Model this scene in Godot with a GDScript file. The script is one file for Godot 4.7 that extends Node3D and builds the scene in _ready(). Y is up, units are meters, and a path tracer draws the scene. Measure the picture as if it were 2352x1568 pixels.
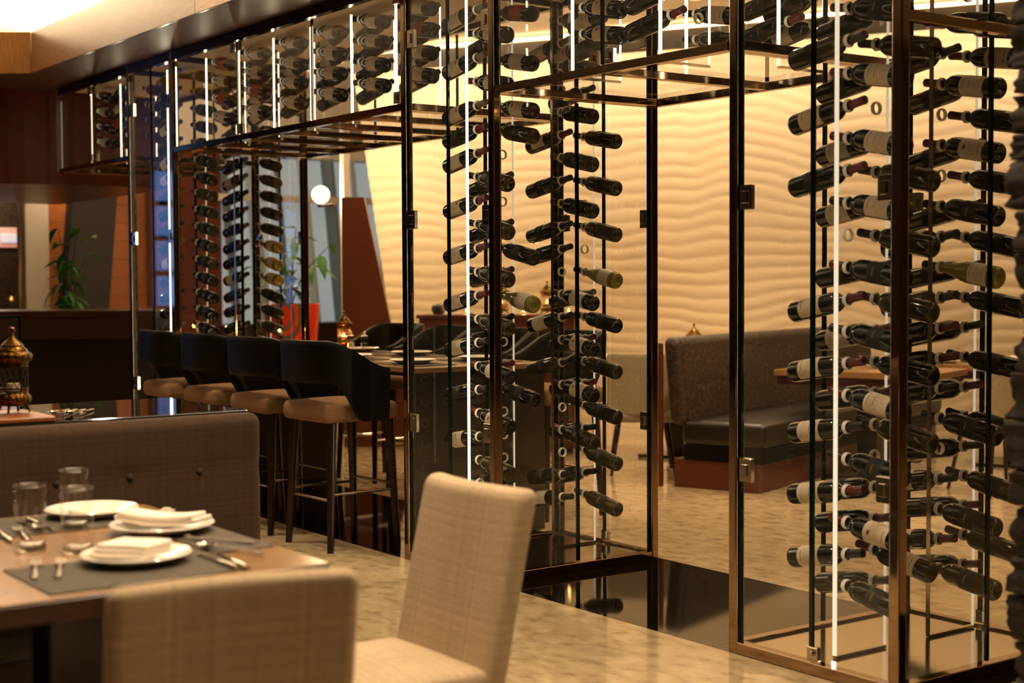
extends Node3D
# A restaurant in the evening: a row of glass wine cabinets with a bridge of bottles overhead, a high table with stools, a laid table in front.

class MB:
	var v := PackedVector3Array()
	var n := PackedVector3Array()
	var t := PackedVector2Array()
	var ix := PackedInt32Array()
	var xf := Transform3D()
	func vert(p: Vector3, nn: Vector3, uv := Vector2.ZERO) -> int:
		v.append(xf * p)
		n.append((xf.basis * nn).normalized())
		t.append(uv)
		return v.size() - 1
	func tri(a: int, b: int, c: int) -> void:
		ix.append(a)
		ix.append(c)
		ix.append(b)
	func quad(a: int, b: int, c: int, d: int) -> void:
		tri(a, b, c)
		tri(a, c, d)
	func face(ps: Array, away: Vector3, uvs := []) -> void:
		var nn: Vector3 = (ps[1] - ps[0]).cross(ps[2] - ps[0]).normalized()
		var k := ps.size()
		var rev := nn.dot(away) < 0.0
		if rev:
			nn = -nn
		var first := v.size()
		for i in k:
			var j: int = k - 1 - i if rev else i
			vert(ps[j], nn, uvs[j] if uvs.size() else Vector2.ZERO)
		for i in range(1, k - 1):
			tri(first, first + i, first + i + 1)
	func box(c: Vector3, s: Vector3, b := 0.0) -> void:
		var h := s * 0.5
		var q := h - Vector3(b, b, b)
		for ax in 3:
			for sg in [-1.0, 1.0]:
				var a := Vector3.ZERO
				a[ax] = sg
				var u: int = (ax + 1) % 3
				var w: int = (ax + 2) % 3
				var ps := []
				for e in [[-1, -1], [1, -1], [1, 1], [-1, 1]]:
					var p := Vector3.ZERO
					p[ax] = sg * h[ax]
					p[u] = e[0] * q[u]
					p[w] = e[1] * q[w]
					ps.append(c + p)
				face(ps, a, [Vector2(0, 1), Vector2(1, 1), Vector2(1, 0), Vector2(0, 0)])
		if b <= 0.0:
			return
		for ax in 3:
			var u: int = (ax + 1) % 3
			var w: int = (ax + 2) % 3
			for su in [-1.0, 1.0]:
				for sw in [-1.0, 1.0]:
					var ps := []
					for e in [[-1, 0], [1, 0], [1, 1], [-1, 1]]:
						var p := Vector3.ZERO
						p[ax] = e[0] * q[ax]
						p[u] = su * (h[u] if e[1] == 0 else q[u])
						p[w] = sw * (q[w] if e[1] == 0 else h[w])
						ps.append(c + p)
					var o := Vector3.ZERO
					o[u] = su
					o[w] = sw
					face(ps, o)
		for sx in [-1.0, 1.0]:
			for sy in [-1.0, 1.0]:
				for sz in [-1.0, 1.0]:
					face([c + Vector3(sx * h.x, sy * q.y, sz * q.z), c + Vector3(sx * q.x, sy * h.y, sz * q.z), c + Vector3(sx * q.x, sy * q.y, sz * h.z)], Vector3(sx, sy, sz))
	func bar(a: Vector3, b: Vector3, w: float, h: float, bev := 0.0) -> void:
		# a beam of width w and height h from a to b
		var d := (b - a).normalized()
		var up := Vector3.UP if absf(d.y) < 0.95 else Vector3.FORWARD
		var side := d.cross(up).normalized()
		var keep := xf
		xf = xf * Transform3D(Basis(side, side.cross(d).normalized(), -d), (a + b) * 0.5)
		box(Vector3.ZERO, Vector3(w, h, a.distance_to(b)), bev)
		xf = keep
	func lathe(pr: Array, seg := 24, a0 := 0.0, a1 := TAU) -> void:
		# pr: Vector2(radius, height), from the bottom centre outwards and up
		var k := pr.size()
		var sn := []
		for i in k - 1:
			var d: Vector2 = pr[i + 1] - pr[i]
			sn.append(Vector2(d.y, -d.x).normalized())
		var total := 0.0
		for i in k - 1:
			total += (pr[i + 1] - pr[i]).length()
		var run := 0.0
		for i in k - 1:
			var lo: Vector2 = sn[i]
			var hi: Vector2 = sn[i]
			if i > 0 and sn[i - 1].dot(sn[i]) > 0.7:
				lo = (sn[i - 1] + sn[i]).normalized()
			if i < k - 2 and sn[i + 1].dot(sn[i]) > 0.7:
				hi = (sn[i + 1] + sn[i]).normalized()
			var nx: float = run + (pr[i + 1] - pr[i]).length()
			var base := v.size()
			for j in seg + 1:
				var a := lerpf(a0, a1, float(j) / seg)
				var cs := Vector2(cos(a), sin(a))
				vert(Vector3(pr[i].x * cs.x, pr[i].y, pr[i].x * cs.y), Vector3(lo.x * cs.x, lo.y, lo.x * cs.y), Vector2(float(j) / seg, 1.0 - run / total))
				vert(Vector3(pr[i + 1].x * cs.x, pr[i + 1].y, pr[i + 1].x * cs.y), Vector3(hi.x * cs.x, hi.y, hi.x * cs.y), Vector2(float(j) / seg, 1.0 - nx / total))
			for j in seg:
				var o := base + j * 2
				quad(o, o + 1, o + 3, o + 2)
			run = nx
	func tube(path: Array, rad, seg := 8, sy := 1.0) -> void:
		# a swept tube; rad is a number or an array of numbers; sy flattens it along its own up axis
		var k := path.size()
		var base := v.size()
		for i in k:
			var d: Vector3 = (path[mini(i + 1, k - 1)] - path[maxi(i - 1, 0)]).normalized()
			var up := Vector3.UP if absf(d.y) < 0.9 else Vector3.BACK
			var s := d.cross(up).normalized()
			var w := s.cross(d).normalized()
			var r: float = rad[i] if rad is Array else rad
			for j in seg:
				var a := TAU * j / seg
				vert(path[i] + s * cos(a) * r + w * sin(a) * r * sy, s * cos(a) + w * sin(a))
		for i in k - 1:
			for j in seg:
				var o := base + i * seg
				var p := (j + 1) % seg
				quad(o + j, o + j + seg, o + p + seg, o + p)
		for e in [0, k - 1]:
			var ps := []
			for j in seg:
				ps.append(xf.affine_inverse() * v[base + e * seg + j])
			face(ps, (path[0] - path[1]) if e == 0 else (path[k - 1] - path[k - 2]))
	func rbox(c: Vector3, s: Vector3, r: float, k := 8, bend = null) -> void:
		# a box with round edges; bend moves each point
		var h := s * 0.5
		var q := (h - Vector3(r, r, r)).max(Vector3.ZERO)
		var v0 := v.size()
		var i0 := ix.size()
		for ax in 3:
			for sg in [-1.0, 1.0]:
				var u: int = (ax + 1) % 3
				var w: int = (ax + 2) % 3
				var base := v.size()
				for i in k + 1:
					for j in k + 1:
						var p := Vector3.ZERO
						p[ax] = sg * h[ax]
						p[u] = _step(i, k, h[u], r)
						p[w] = _step(j, k, h[w], r)
						var inn := p.clamp(-q, q)
						var d := p - inn
						var g := inn + d.normalized() * r if d.length() > 1e-6 else p
						g = c + g
						if bend != null:
							g = bend.call(g)
						vert(g, d.normalized(), Vector2(float(i) / k, float(j) / k))
				for i in k:
					for j in k:
						var o := base + i * (k + 1) + j
						if sg > 0:
							quad(o, o + k + 1, o + k + 2, o + 1)
						else:
							quad(o, o + 1, o + k + 2, o + k + 1)
		smooth(v0, i0)
	func _step(i: int, k: int, h: float, r: float) -> float:
		# denser at the rounded edges
		var e := maxi(2, k / 4)
		if i <= e:
			return -h + r * (1.0 - cos(PI * 0.5 * i / e)) * 1.0
		if i >= k - e:
			return h - r * (1.0 - cos(PI * 0.5 * (k - i) / e)) * 1.0
		return lerpf(-h + r, h - r, float(i - e) / (k - 2 * e))
	func smooth(v0: int, i0: int) -> void:
		var sum := {}
		for i in range(i0, ix.size(), 3):
			var a := v[ix[i]]
			var b := v[ix[i + 1]]
			var c := v[ix[i + 2]]
			var f := (c - a).cross(b - a)
			for p in [a, b, c]:
				var key: Vector3 = p.snapped(Vector3(1e-4, 1e-4, 1e-4))
				sum[key] = sum.get(key, Vector3.ZERO) + f
		for i in range(v0, v.size()):
			var g: Vector3 = sum.get(v[i].snapped(Vector3(1e-4, 1e-4, 1e-4)), n[i])
			if g.length() > 1e-12:
				n[i] = g.normalized()
	func grid(nu: int, nv: int, f: Callable, flip := false) -> void:
		var v0 := v.size()
		var i0 := ix.size()
		for i in nu + 1:
			for j in nv + 1:
				vert(f.call(float(i) / nu, float(j) / nv), Vector3.UP, Vector2(float(i) / nu, float(j) / nv))
		for i in nu:
			for j in nv:
				var o := v0 + i * (nv + 1) + j
				if flip:
					quad(o, o + 1, o + nv + 2, o + nv + 1)
				else:
					quad(o, o + nv + 1, o + nv + 2, o + 1)
		smooth(v0, i0)
	func prism(poly: PackedVector2Array, z0: float, z1: float) -> void:
		# poly in x and y, extruded along z
		var k := poly.size()
		var mid := Vector2.ZERO
		for p in poly:
			mid += p / k
		var ids := Geometry2D.triangulate_polygon(poly)
		for z in [z0, z1]:
			for i in range(0, ids.size(), 3):
				var ps := []
				for m in 3:
					ps.append(Vector3(poly[ids[i + m]].x, poly[ids[i + m]].y, z))
				face(ps, Vector3(0, 0, -1.0 if z == z0 else 1.0))
		for i in k:
			var a := poly[i]
			var b := poly[(i + 1) % k]
			var ds := (a + b) * 0.5 - mid
			face([Vector3(a.x, a.y, z0), Vector3(b.x, b.y, z0), Vector3(b.x, b.y, z1), Vector3(a.x, a.y, z1)], Vector3(ds.x, ds.y, 0))
	func mesh() -> ArrayMesh:
		var arr := []
		arr.resize(Mesh.ARRAY_MAX)
		arr[Mesh.ARRAY_VERTEX] = v
		arr[Mesh.ARRAY_NORMAL] = n
		arr[Mesh.ARRAY_TEX_UV] = t
		arr[Mesh.ARRAY_INDEX] = ix
		var m := ArrayMesh.new()
		m.add_surface_from_arrays(Mesh.PRIMITIVE_TRIANGLES, arr)
		return m

var M := {}
var T := {}
var used := {}
var rng := RandomNumberGenerator.new()
const ORD := ["first", "second", "third", "fourth", "fifth", "sixth", "seventh", "eighth", "ninth", "tenth", "eleventh", "twelfth", "thirteenth", "fourteenth", "fifteenth", "sixteenth", "seventeenth", "eighteenth", "nineteenth", "twentieth", "twenty-first", "twenty-second", "twenty-third"]

func numbered(called: String) -> String:
	var k: int = used.get(called, 0)
	used[called] = k + 1
	return called if k == 0 else "%s_%03d" % [called, k]

func thing(called: String, label: String, category: String, at := Vector3.ZERO, turn := 0.0, group := "") -> Node3D:
	var o := Node3D.new()
	o.name = numbered(called)
	add_child(o)
	o.position = at
	o.rotation.y = turn
	tag(o, label, category, group)
	return o

func tag(o: Node, label: String, category: String, group := "") -> void:
	o.set_meta("label", label)
	o.set_meta("category", category)
	if group:
		o.set_meta("group", group)

func part(called: String, m, material: Material, parent: Node, at := Vector3.ZERO) -> MeshInstance3D:
	var o := MeshInstance3D.new()
	o.name = called
	o.mesh = m.mesh() if m is MB else m
	o.material_override = material
	o.position = at
	parent.add_child(o, true)
	return o

func single(called: String, m, material: Material, label: String, category: String, at := Vector3.ZERO, turn := 0.0, group := "") -> MeshInstance3D:
	var o := part(numbered(called), m, material, self, at)
	o.rotation.y = turn
	tag(o, label, category, group)
	return o

func struct(called: String, m, material: Material, label := "") -> MeshInstance3D:
	var o := part(numbered(called), m, material, self)
	o.set_meta("kind", "structure")
	if label:
		o.set_meta("label", label)
	return o

func struct_root(called: String, label := "") -> Node3D:
	var o := Node3D.new()
	o.name = numbered(called)
	add_child(o)
	o.set_meta("kind", "structure")
	if label:
		o.set_meta("label", label)
	return o

func copy(o: Node3D, at: Vector3, turn: float, label: String) -> Node3D:
	var c: Node3D = o.duplicate()
	c.name = numbered(str(o.name).rstrip("0123456789_") if str(o.name).right(3).is_valid_int() else str(o.name))
	add_child(c)
	c.position = at
	c.rotation.y = turn
	c.set_meta("label", label)
	return c

func boxm(s: Vector3, b := 0.0, c := Vector3.ZERO) -> MB:
	var m := MB.new()
	m.box(c, s, b)
	return m

# ---------- materials ----------
func mk(key: String, col: Color, rough: float, metal := 0.0, tex: Texture2D = null, scale := Vector3.ONE, world := false) -> StandardMaterial3D:
	var m := StandardMaterial3D.new()
	m.resource_name = key
	m.albedo_color = col
	m.roughness = rough
	m.metallic = metal
	if tex:
		m.albedo_texture = tex
		m.uv1_triplanar = true
		m.uv1_world_triplanar = world
		m.uv1_scale = scale
	M[key] = m
	return m

func bump(key: String, tex: Texture2D, cm: float) -> void:
	M[key].heightmap_enabled = true
	M[key].heightmap_texture = tex
	M[key].heightmap_scale = cm

func glow(key: String, col: Color, e: float) -> StandardMaterial3D:
	var m := StandardMaterial3D.new()
	m.resource_name = key
	m.albedo_color = Color(0.8, 0.8, 0.8)
	m.emission_enabled = true
	m.emission = col
	m.emission_energy_multiplier = e
	M[key] = m
	return m

func clear(key: String, col: Color, alpha: float) -> StandardMaterial3D:
	var m := StandardMaterial3D.new()
	m.resource_name = key
	m.transparency = BaseMaterial3D.TRANSPARENCY_ALPHA
	m.albedo_color = Color(col.r, col.g, col.b, alpha)
	m.roughness = 0.02
	M[key] = m
	return m

func noise_image(size: int, freq: float, sd: int, oct := 4) -> Image:
	var f := FastNoiseLite.new()
	f.seed = sd
	f.frequency = freq
	f.fractal_octaves = oct
	return f.get_seamless_image(size, size)

func ramp_tex(im: Image, a: Color, b: Color, sharp := 1.0) -> ImageTexture:
	var s := im.get_width()
	var o := Image.create(s, s, false, Image.FORMAT_RGB8)
	for y in s:
		for x in s:
			o.set_pixel(x, y, a.lerp(b, pow(im.get_pixel(x, y).r, sharp)))
	return ImageTexture.create_from_image(o)

func linen_tex(sd: int, lo: float, amp: float) -> ImageTexture:
	var s := 256
	var r := RandomNumberGenerator.new()
	r.seed = sd
	var rows := []
	var cols := []
	for i in s:
		rows.append(r.randf())
		cols.append(r.randf())
	var slub := noise_image(s, 0.02, sd, 3)
	var o := Image.create(s, s, false, Image.FORMAT_RGB8)
	for y in s:
		for x in s:
			var q: float = slub.get_pixel(x, y).r
			var g: float = lo + amp * (rows[y] * q + cols[x] * (1.0 - q) * 0.9 + 0.35 * r.randf())
			o.set_pixel(x, y, Color(g, g, g))
	return ImageTexture.create_from_image(o)

func label_tex(kind: int, sd: int) -> ImageTexture:
	# the print on a bottle's label: rows of fine type too small to read, a crest or a bar
	var r := RandomNumberGenerator.new()
	r.seed = sd
	var w := 96
	var h := 128
	var paper: Color = [Color(0.80, 0.74, 0.62), Color(0.82, 0.77, 0.67), Color(0.035, 0.03, 0.026), Color(0.62, 0.19, 0.12)][kind]
	var ink: Color = [Color(0.22, 0.18, 0.15), Color(0.30, 0.24, 0.2), Color(0.50, 0.42, 0.26), Color(0.30, 0.08, 0.05)][kind]
	var o := Image.create(w, h, false, Image.FORMAT_RGB8)
	o.fill(paper)
	var y := 14
	while y < h - 14:
		var th: int = r.randi_range(1, 2) if r.randf() < 0.75 else 5
		var ln := r.randi_range(24, 66)
		if kind == 2:
			ln = r.randi_range(10, 44)
		var x: int = (w - ln) / 2
		while x < (w + ln) / 2:
			var dw := r.randi_range(2, 7)
			o.fill_rect(Rect2i(x, y, dw, th), paper.lerp(ink, 0.7))
			x += dw + r.randi_range(1, 3)
		y += th + r.randi_range(5, 12)
	if kind == 0:
		o.fill_rect(Rect2i(40, 22, 14, 14), Color(0.55, 0.12, 0.10))
	if kind == 2:
		o.fill_rect(Rect2i(34, 44, 28, 12), ink)
	return ImageTexture.create_from_image(o)

func make_materials() -> void:
	var n1 := noise_image(512, 0.012, 3, 5)
	var n2 := noise_image(512, 0.03, 8, 5)
	var n3 := noise_image(256, 0.09, 5, 3)
	T.n1 = ImageTexture.create_from_image(n1)
	T.n2 = ImageTexture.create_from_image(n2)
	T.n3 = ImageTexture.create_from_image(n3)
	var marble := Image.create(512, 512, false, Image.FORMAT_RGB8)
	for y in 512:
		for x in 512:
			var a: float = n1.get_pixel(x, y).r
			var b: float = n2.get_pixel(x, y).r
			var vein: float = pow(1.0 - absf(a - 0.5) * 2.0, 7.0) * clampf(b * 1.6 - 0.3, 0, 1)
			var c := Color(0.74, 0.66, 0.52).lerp(Color(0.66, 0.575, 0.44), clampf(b * 1.5 - 0.3, 0, 1))
			c = c.lerp(Color(0.47, 0.38, 0.26), vein * 0.5)
			marble.set_pixel(x, y, c)
	T.marble = ImageTexture.create_from_image(marble)
	for k in 4:
		var m := mk("marble%d" % k, Color(1, 1, 1), 0.10, 0.0, T.marble, Vector3(0.40, 0.40, 0.62))
		m.uv1_offset = Vector3(0.27 * k, 0.1, 0.41 * k)
	mk("dark_stone", Color(0.055, 0.042, 0.036), 0.05)
	mk("joint", Color(0.28, 0.23, 0.17), 0.6)
	var wood := ramp_tex(n2, Color(0.72, 0.68, 0.64), Color(1, 1, 1))
	T.wood = wood
	mk("fascia_wood", Color(0.47, 0.33, 0.19), 0.32, 0.0, wood, Vector3(0.35, 6, 5))
	M.fascia_wood.clearcoat_enabled = true
	M.fascia_wood.clearcoat_roughness = 0.22
	mk("end_wood", Color(0.56, 0.38, 0.17), 0.35, 0.0, wood, Vector3(5, 0.35, 5))
	mk("soffit_wood", Color(0.36, 0.24, 0.135), 0.42, 0.15, wood, Vector3(0.35, 5, 6))
	mk("red_wood", Color(0.40, 0.185, 0.125), 0.30, 0.0, wood, Vector3(6, 0.4, 6))
	mk("red_wood_h", Color(0.40, 0.18, 0.115), 0.34, 0.0, wood, Vector3(0.5, 7, 0.5))
	mk("plank_wood", Color(0.62, 0.36, 0.15), 0.4, 0.0, wood, Vector3(0.5, 7, 0.5))
	mk("dark_wood", Color(0.14, 0.08, 0.055), 0.28, 0.0, wood, Vector3(5, 0.5, 5))
	mk("column_wood", Color(0.10, 0.055, 0.04), 0.65, 0.0, wood, Vector3(5, 0.5, 5))
	mk("counter_wood", Color(0.25, 0.125, 0.08), 0.3, 0.0, wood, Vector3(0.5, 7, 0.5))
	mk("table_wood", Color(0.62, 0.47, 0.30), 0.20, 0.0, wood, Vector3(6, 6, 0.45))
	mk("table_edge", Color(0.23, 0.065, 0.045), 0.3, 0.0, wood, Vector3(0.5, 7, 0.5))
	mk("leg_wood", Color(0.16, 0.075, 0.055), 0.25, 0.0, wood, Vector3(7, 0.5, 7))
	mk("black_gloss", Color(0.03, 0.03, 0.03), 0.04)
	mk("bronze", Color(0.66, 0.56, 0.46), 0.07, 1.0)
	mk("bronze_dark", Color(0.16, 0.12, 0.10), 0.14, 0.9)
	mk("steel", Color(0.78, 0.73, 0.66), 0.16, 1.0)
	mk("base_steel", Color(0.84, 0.80, 0.72), 0.12, 1.0)
	mk("silver", Color(0.84, 0.80, 0.74), 0.14, 1.0)
	mk("brass", Color(0.78, 0.56, 0.25), 0.28, 1.0, T.n3, Vector3(6, 6, 6))
	mk("brass_dark", Color(0.22, 0.13, 0.06), 0.45, 0.8)
	mk("glass_edge", Color(0.02, 0.09, 0.065), 0.12)
	clear("pane", Color(0.85, 0.95, 0.9), 0.006)
	clear("acrylic", Color(0.9, 0.94, 0.94), 0.04)
	clear("tumbler", Color(0.95, 0.97, 0.95), 0.0)
	M.tumbler.metallic_specular = 0.7
	clear("water", Color(0.95, 0.97, 0.95), 0.0)
	mk("plaster", Color(0.86, 0.80, 0.70), 0.85)
	mk("white_ceiling", Color(0.90, 0.88, 0.85), 0.9)
	mk("wave", Color(0.84, 0.77, 0.64), 0.6)
	mk("linen", Color(0.80, 0.70, 0.56), 0.9, 0.0, linen_tex(11, 0.64, 0.32), Vector3(4.2, 4.2, 4.2))
	M.linen.rim_enabled = true
	M.linen.rim = 0.35
	mk("linen_seat", Color(0.55, 0.405, 0.265), 0.92, 0.0, linen_tex(12, 0.82, 0.14), Vector3(6, 6, 6))
	mk("tweed", Color(0.33, 0.23, 0.145), 0.95, 0.0, linen_tex(13, 0.45, 0.5), Vector3(7, 7, 7))
	mk("button", Color(0.20, 0.14, 0.10), 0.9)
	mk("leather", Color(0.022, 0.018, 0.017), 0.5)
	M.leather.metallic_specular = 0.28
	mk("leather_brown", Color(0.10, 0.07, 0.05), 0.36)
	mk("tan_leather", Color(0.38, 0.255, 0.155), 0.55, 0.0, T.n2, Vector3(1.5, 1.5, 1.5))
	mk("mat", Color(0.36, 0.32, 0.26), 0.85, 0.0, linen_tex(14, 0.55, 0.4), Vector3(9, 9, 9))
	mk("china", Color(0.88, 0.85, 0.79), 0.14)
	mk("napkin", Color(0.92, 0.87, 0.80), 0.9)
	mk("cream_fabric", Color(0.66, 0.60, 0.48), 0.9, 0.0, linen_tex(15, 0.8, 0.2), Vector3(5, 5, 5))
	mk("leaf", Color(0.15, 0.40, 0.08), 0.45)
	M.leaf.backlight_enabled = true
	M.leaf.backlight = Color(0.1, 0.25, 0.04)
	mk("stem", Color(0.16, 0.13, 0.07), 0.7)
	mk("white_paint", Color(0.78, 0.74, 0.68), 0.6)
	mk("grey_blind", Color(0.40, 0.45, 0.47), 0.7)
	mk("pale_blind", Color(0.66, 0.70, 0.70), 0.7)
	mk("stone", Color(0.23, 0.19, 0.15), 0.75, 0.0, ramp_tex(n2, Color(0.35, 0.3, 0.26), Color(1, 1, 1)), Vector3(3, 3, 3))
	mk("pot_dark", Color(0.12, 0.09, 0.07), 0.5)
	var pi := Image.create(256, 256, false, Image.FORMAT_RGB8)
	for y in 256:
		for x in 256:
			var c := Color(0.92, 0.20, 0.04)
			for e in [[30, 60, 24], [90, 120, 30], [160, 60, 26], [210, 150, 30], [60, 190, 26], [140, 200, 28]]:
				var q: float = Vector2(x - e[0], (y - e[1]) * 0.8).length()
				if absf(q - e[2]) < 3.0 or absf(q - e[2] * 0.55) < 2.5:
					c = Color(0.42, 0.34, 0.26)
			if absf(fmod(x + 30.0 * sin(y * 0.03), 64.0) - 32.0) < 2.0:
				c = Color(0.42, 0.34, 0.26)
			pi.set_pixel(x, y, c)
	mk("pot_orange", Color(1, 1, 1), 0.5)
	M.pot_orange.albedo_texture = ImageTexture.create_from_image(pi)
	mk("wax", Color(0.9, 0.85, 0.72), 0.6)
	mk("pepper", Color(0.12, 0.08, 0.06), 0.5)
	# bottles
	mk("glass_d", Color(0.055, 0.06, 0.045), 0.045)
	mk("glass_y", Color(0.22, 0.185, 0.06), 0.04)
	mk("glass_c", Color(0.50, 0.46, 0.16), 0.04)
	for k in ["d", "y", "c"]:
		M["glass_" + k].metallic_specular = 0.5
	mk("cap_r", Color(0.36, 0.045, 0.06), 0.32)
	mk("cap_k", Color(0.06, 0.05, 0.045), 0.35)
	mk("cap_g", Color(0.40, 0.34, 0.27), 0.4)
	mk("cap_n", Color(0.17, 0.19, 0.11), 0.4)
	for k in 4:
		var lm := StandardMaterial3D.new()
		lm.resource_name = "bottle_label"
		lm.albedo_texture = label_tex(k, 40 + k)
		lm.roughness = 0.7
		M["label_%d" % k] = lm
	# what gives off light
	glow("led", Color(1.0, 0.93, 0.78), 2.4)
	glow("led_near", Color(1.0, 0.93, 0.80), 0.75)
	glow("led_rear", Color(1.0, 0.93, 0.80), 0.5)
	mk("ring_white", Color(0.95, 0.93, 0.88), 0.4)
	glow("flame", Color(1.0, 0.72, 0.35), 14.0)
	glow("globe", Color(1.0, 0.88, 0.72), 4.0)
	glow("lamp_face", Color(1.0, 0.84, 0.62), 9.0)
	glow("cove_led", Color(1.0, 0.84, 0.62), 5.0)
	glow("window_sky", Color(0.42, 0.66, 1.0), 1.7)
	glow("window_dusk", Color(0.62, 0.72, 0.76), 0.42)
	glow("sign_red", Color(1.0, 0.10, 0.08), 0.28)
	glow("sign_white", Color(0.86, 0.88, 1.0), 0.45)

# ---------- light ----------
func area(called: String, at: Vector3, look: Vector3, size: Vector2, col: Color, e: float, up := Vector3.UP) -> void:
	var l := AreaLight3D.new()
	l.name = called
	add_child(l, true)
	l.look_at_from_position(at, at + look, up)
	l.area_size = size
	l.light_color = col
	l.light_energy = e
	l.area_range = 40.0
	l.shadow_enabled = true

func spot(called: String, at: Vector3, to: Vector3, angle: float, size: float, col: Color, e: float) -> void:
	var l := SpotLight3D.new()
	l.name = called
	add_child(l, true)
	l.look_at_from_position(at, to, Vector3.RIGHT)
	l.spot_angle = angle
	l.spot_angle_attenuation = 0.6
	l.light_size = size
	l.light_color = col
	l.light_energy = e
	l.spot_range = 40.0
	l.shadow_enabled = true

func omni(called: String, at: Vector3, size: float, col: Color, e: float) -> void:
	var l := OmniLight3D.new()
	l.name = called
	add_child(l, true)
	l.position = at
	l.light_size = size
	l.light_color = col
	l.light_energy = e
	l.omni_range = 40.0
	l.shadow_enabled = true

const WARM := Color(1.0, 0.885, 0.735)
const WARM2 := Color(1.0, 0.915, 0.79)

func set_view() -> void:
	var a := deg_to_rad(35.8)
	var p := deg_to_rad(2.43)
	var roll := deg_to_rad(0.30)
	var fw := Vector3(-cos(a) * cos(p), -sin(p), -sin(a) * cos(p))
	var r0 := fw.cross(Vector3.UP).normalized()
	var u0 := r0.cross(fw)
	var cam := Camera3D.new()
	cam.name = "camera"
	add_child(cam)
	cam.transform = Transform3D(Basis(r0 * cos(roll) - u0 * sin(roll), u0 * cos(roll) + r0 * sin(roll), -fw), Vector3(0, 1.42, 0))
	cam.fov = 26.19
	cam.near = 0.05
	cam.far = 60.0
	var at := CameraAttributesPhysical.new()
	at.frustum_focal_length = 51.59
	at.frustum_focus_distance = 6.6
	at.exposure_aperture = 2.3
	cam.attributes = at
	var env := Environment.new()
	env.background_mode = Environment.BG_COLOR
	env.background_color = Color(0.01, 0.01, 0.012)
	env.tonemap_mode = Environment.TONE_MAPPER_LINEAR
	env.tonemap_exposure = 1.0
	env.sdfgi_enabled = true
	env.ssao_enabled = true
	env.ssil_enabled = true
	var we := WorldEnvironment.new()
	we.name = "surroundings"
	we.environment = env
	add_child(we)

func set_lights() -> void:
	# light strips hidden on the ledges round the raised ceiling, shining up
	area("cove_light", Vector3(-4.0, 3.30, -3.95), Vector3(0, 1, 0.25), Vector2(13.0, 0.12), WARM2, 50.0)
	area("cove_light", Vector3(-13.4, 3.30, -3.3), Vector3(0, 1, 0), Vector2(4.6, 0.3), WARM2, 60.0, Vector3.FORWARD)
	# a strip on the back ledge of the soffit that lights the rear ceiling
	area("cove_light", Vector3(-7.6, 3.0, -5.06), Vector3(0, 1, -0.5), Vector2(19.0, 0.10), WARM2, 52.0)
	# the strip that washes down the rippled wall
	area("wall_wash_light", Vector3(-9.50, 3.62, -9.19), Vector3(-0.10, -1.0, -0.19), Vector2(8.6, 0.12), WARM, 8.0, Vector3(0.476, 0, 0.879))
	# downlights
	spot("downlight_light", Vector3(-3.45, 4.02, -1.2), Vector3(-3.5, 0.75, -1.3), 30, 0.08, WARM, 13.0)
	spot("downlight_light", Vector3(-2.6, 4.02, -2.6), Vector3(-2.9, 0, -2.4), 34, 0.08, WARM, 9.0)
	spot("downlight_light", Vector3(-4.6, 4.02, -2.9), Vector3(-4.8, 0, -3.1), 36, 0.08, WARM, 7.5)
	spot("downlight_light", Vector3(-7.6, 4.02, -2.9), Vector3(-7.4, 0, -3.3), 36, 0.08, WARM, 9.0)
	spot("downlight_light", Vector3(-16.0, 2.86, -5.62), Vector3(-16.5, 1.2, -5.56), 50, 0.06, WARM, 1.0)
	omni("lobby_light", Vector3(-17.3, 2.6, -4.9), 0.15, WARM, 1.2)
	spot("downlight_light", Vector3(-8.6, 3.6, -8.0), Vector3(-8.6, 0, -8.0), 48, 0.1, WARM, 7.0)
	spot("downlight_light", Vector3(-6.0, 3.6, -6.4), Vector3(-6.0, 0, -6.4), 48, 0.1, WARM, 7.0)
	spot("downlight_light", Vector3(-5.6, 3.6, -8.6), Vector3(-5.6, 0, -8.6), 48, 0.1, WARM, 7.0)

# ---------- the room ----------
const FRONT := -3.897
const BACK := -4.905
const SOF := 2.938

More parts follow.
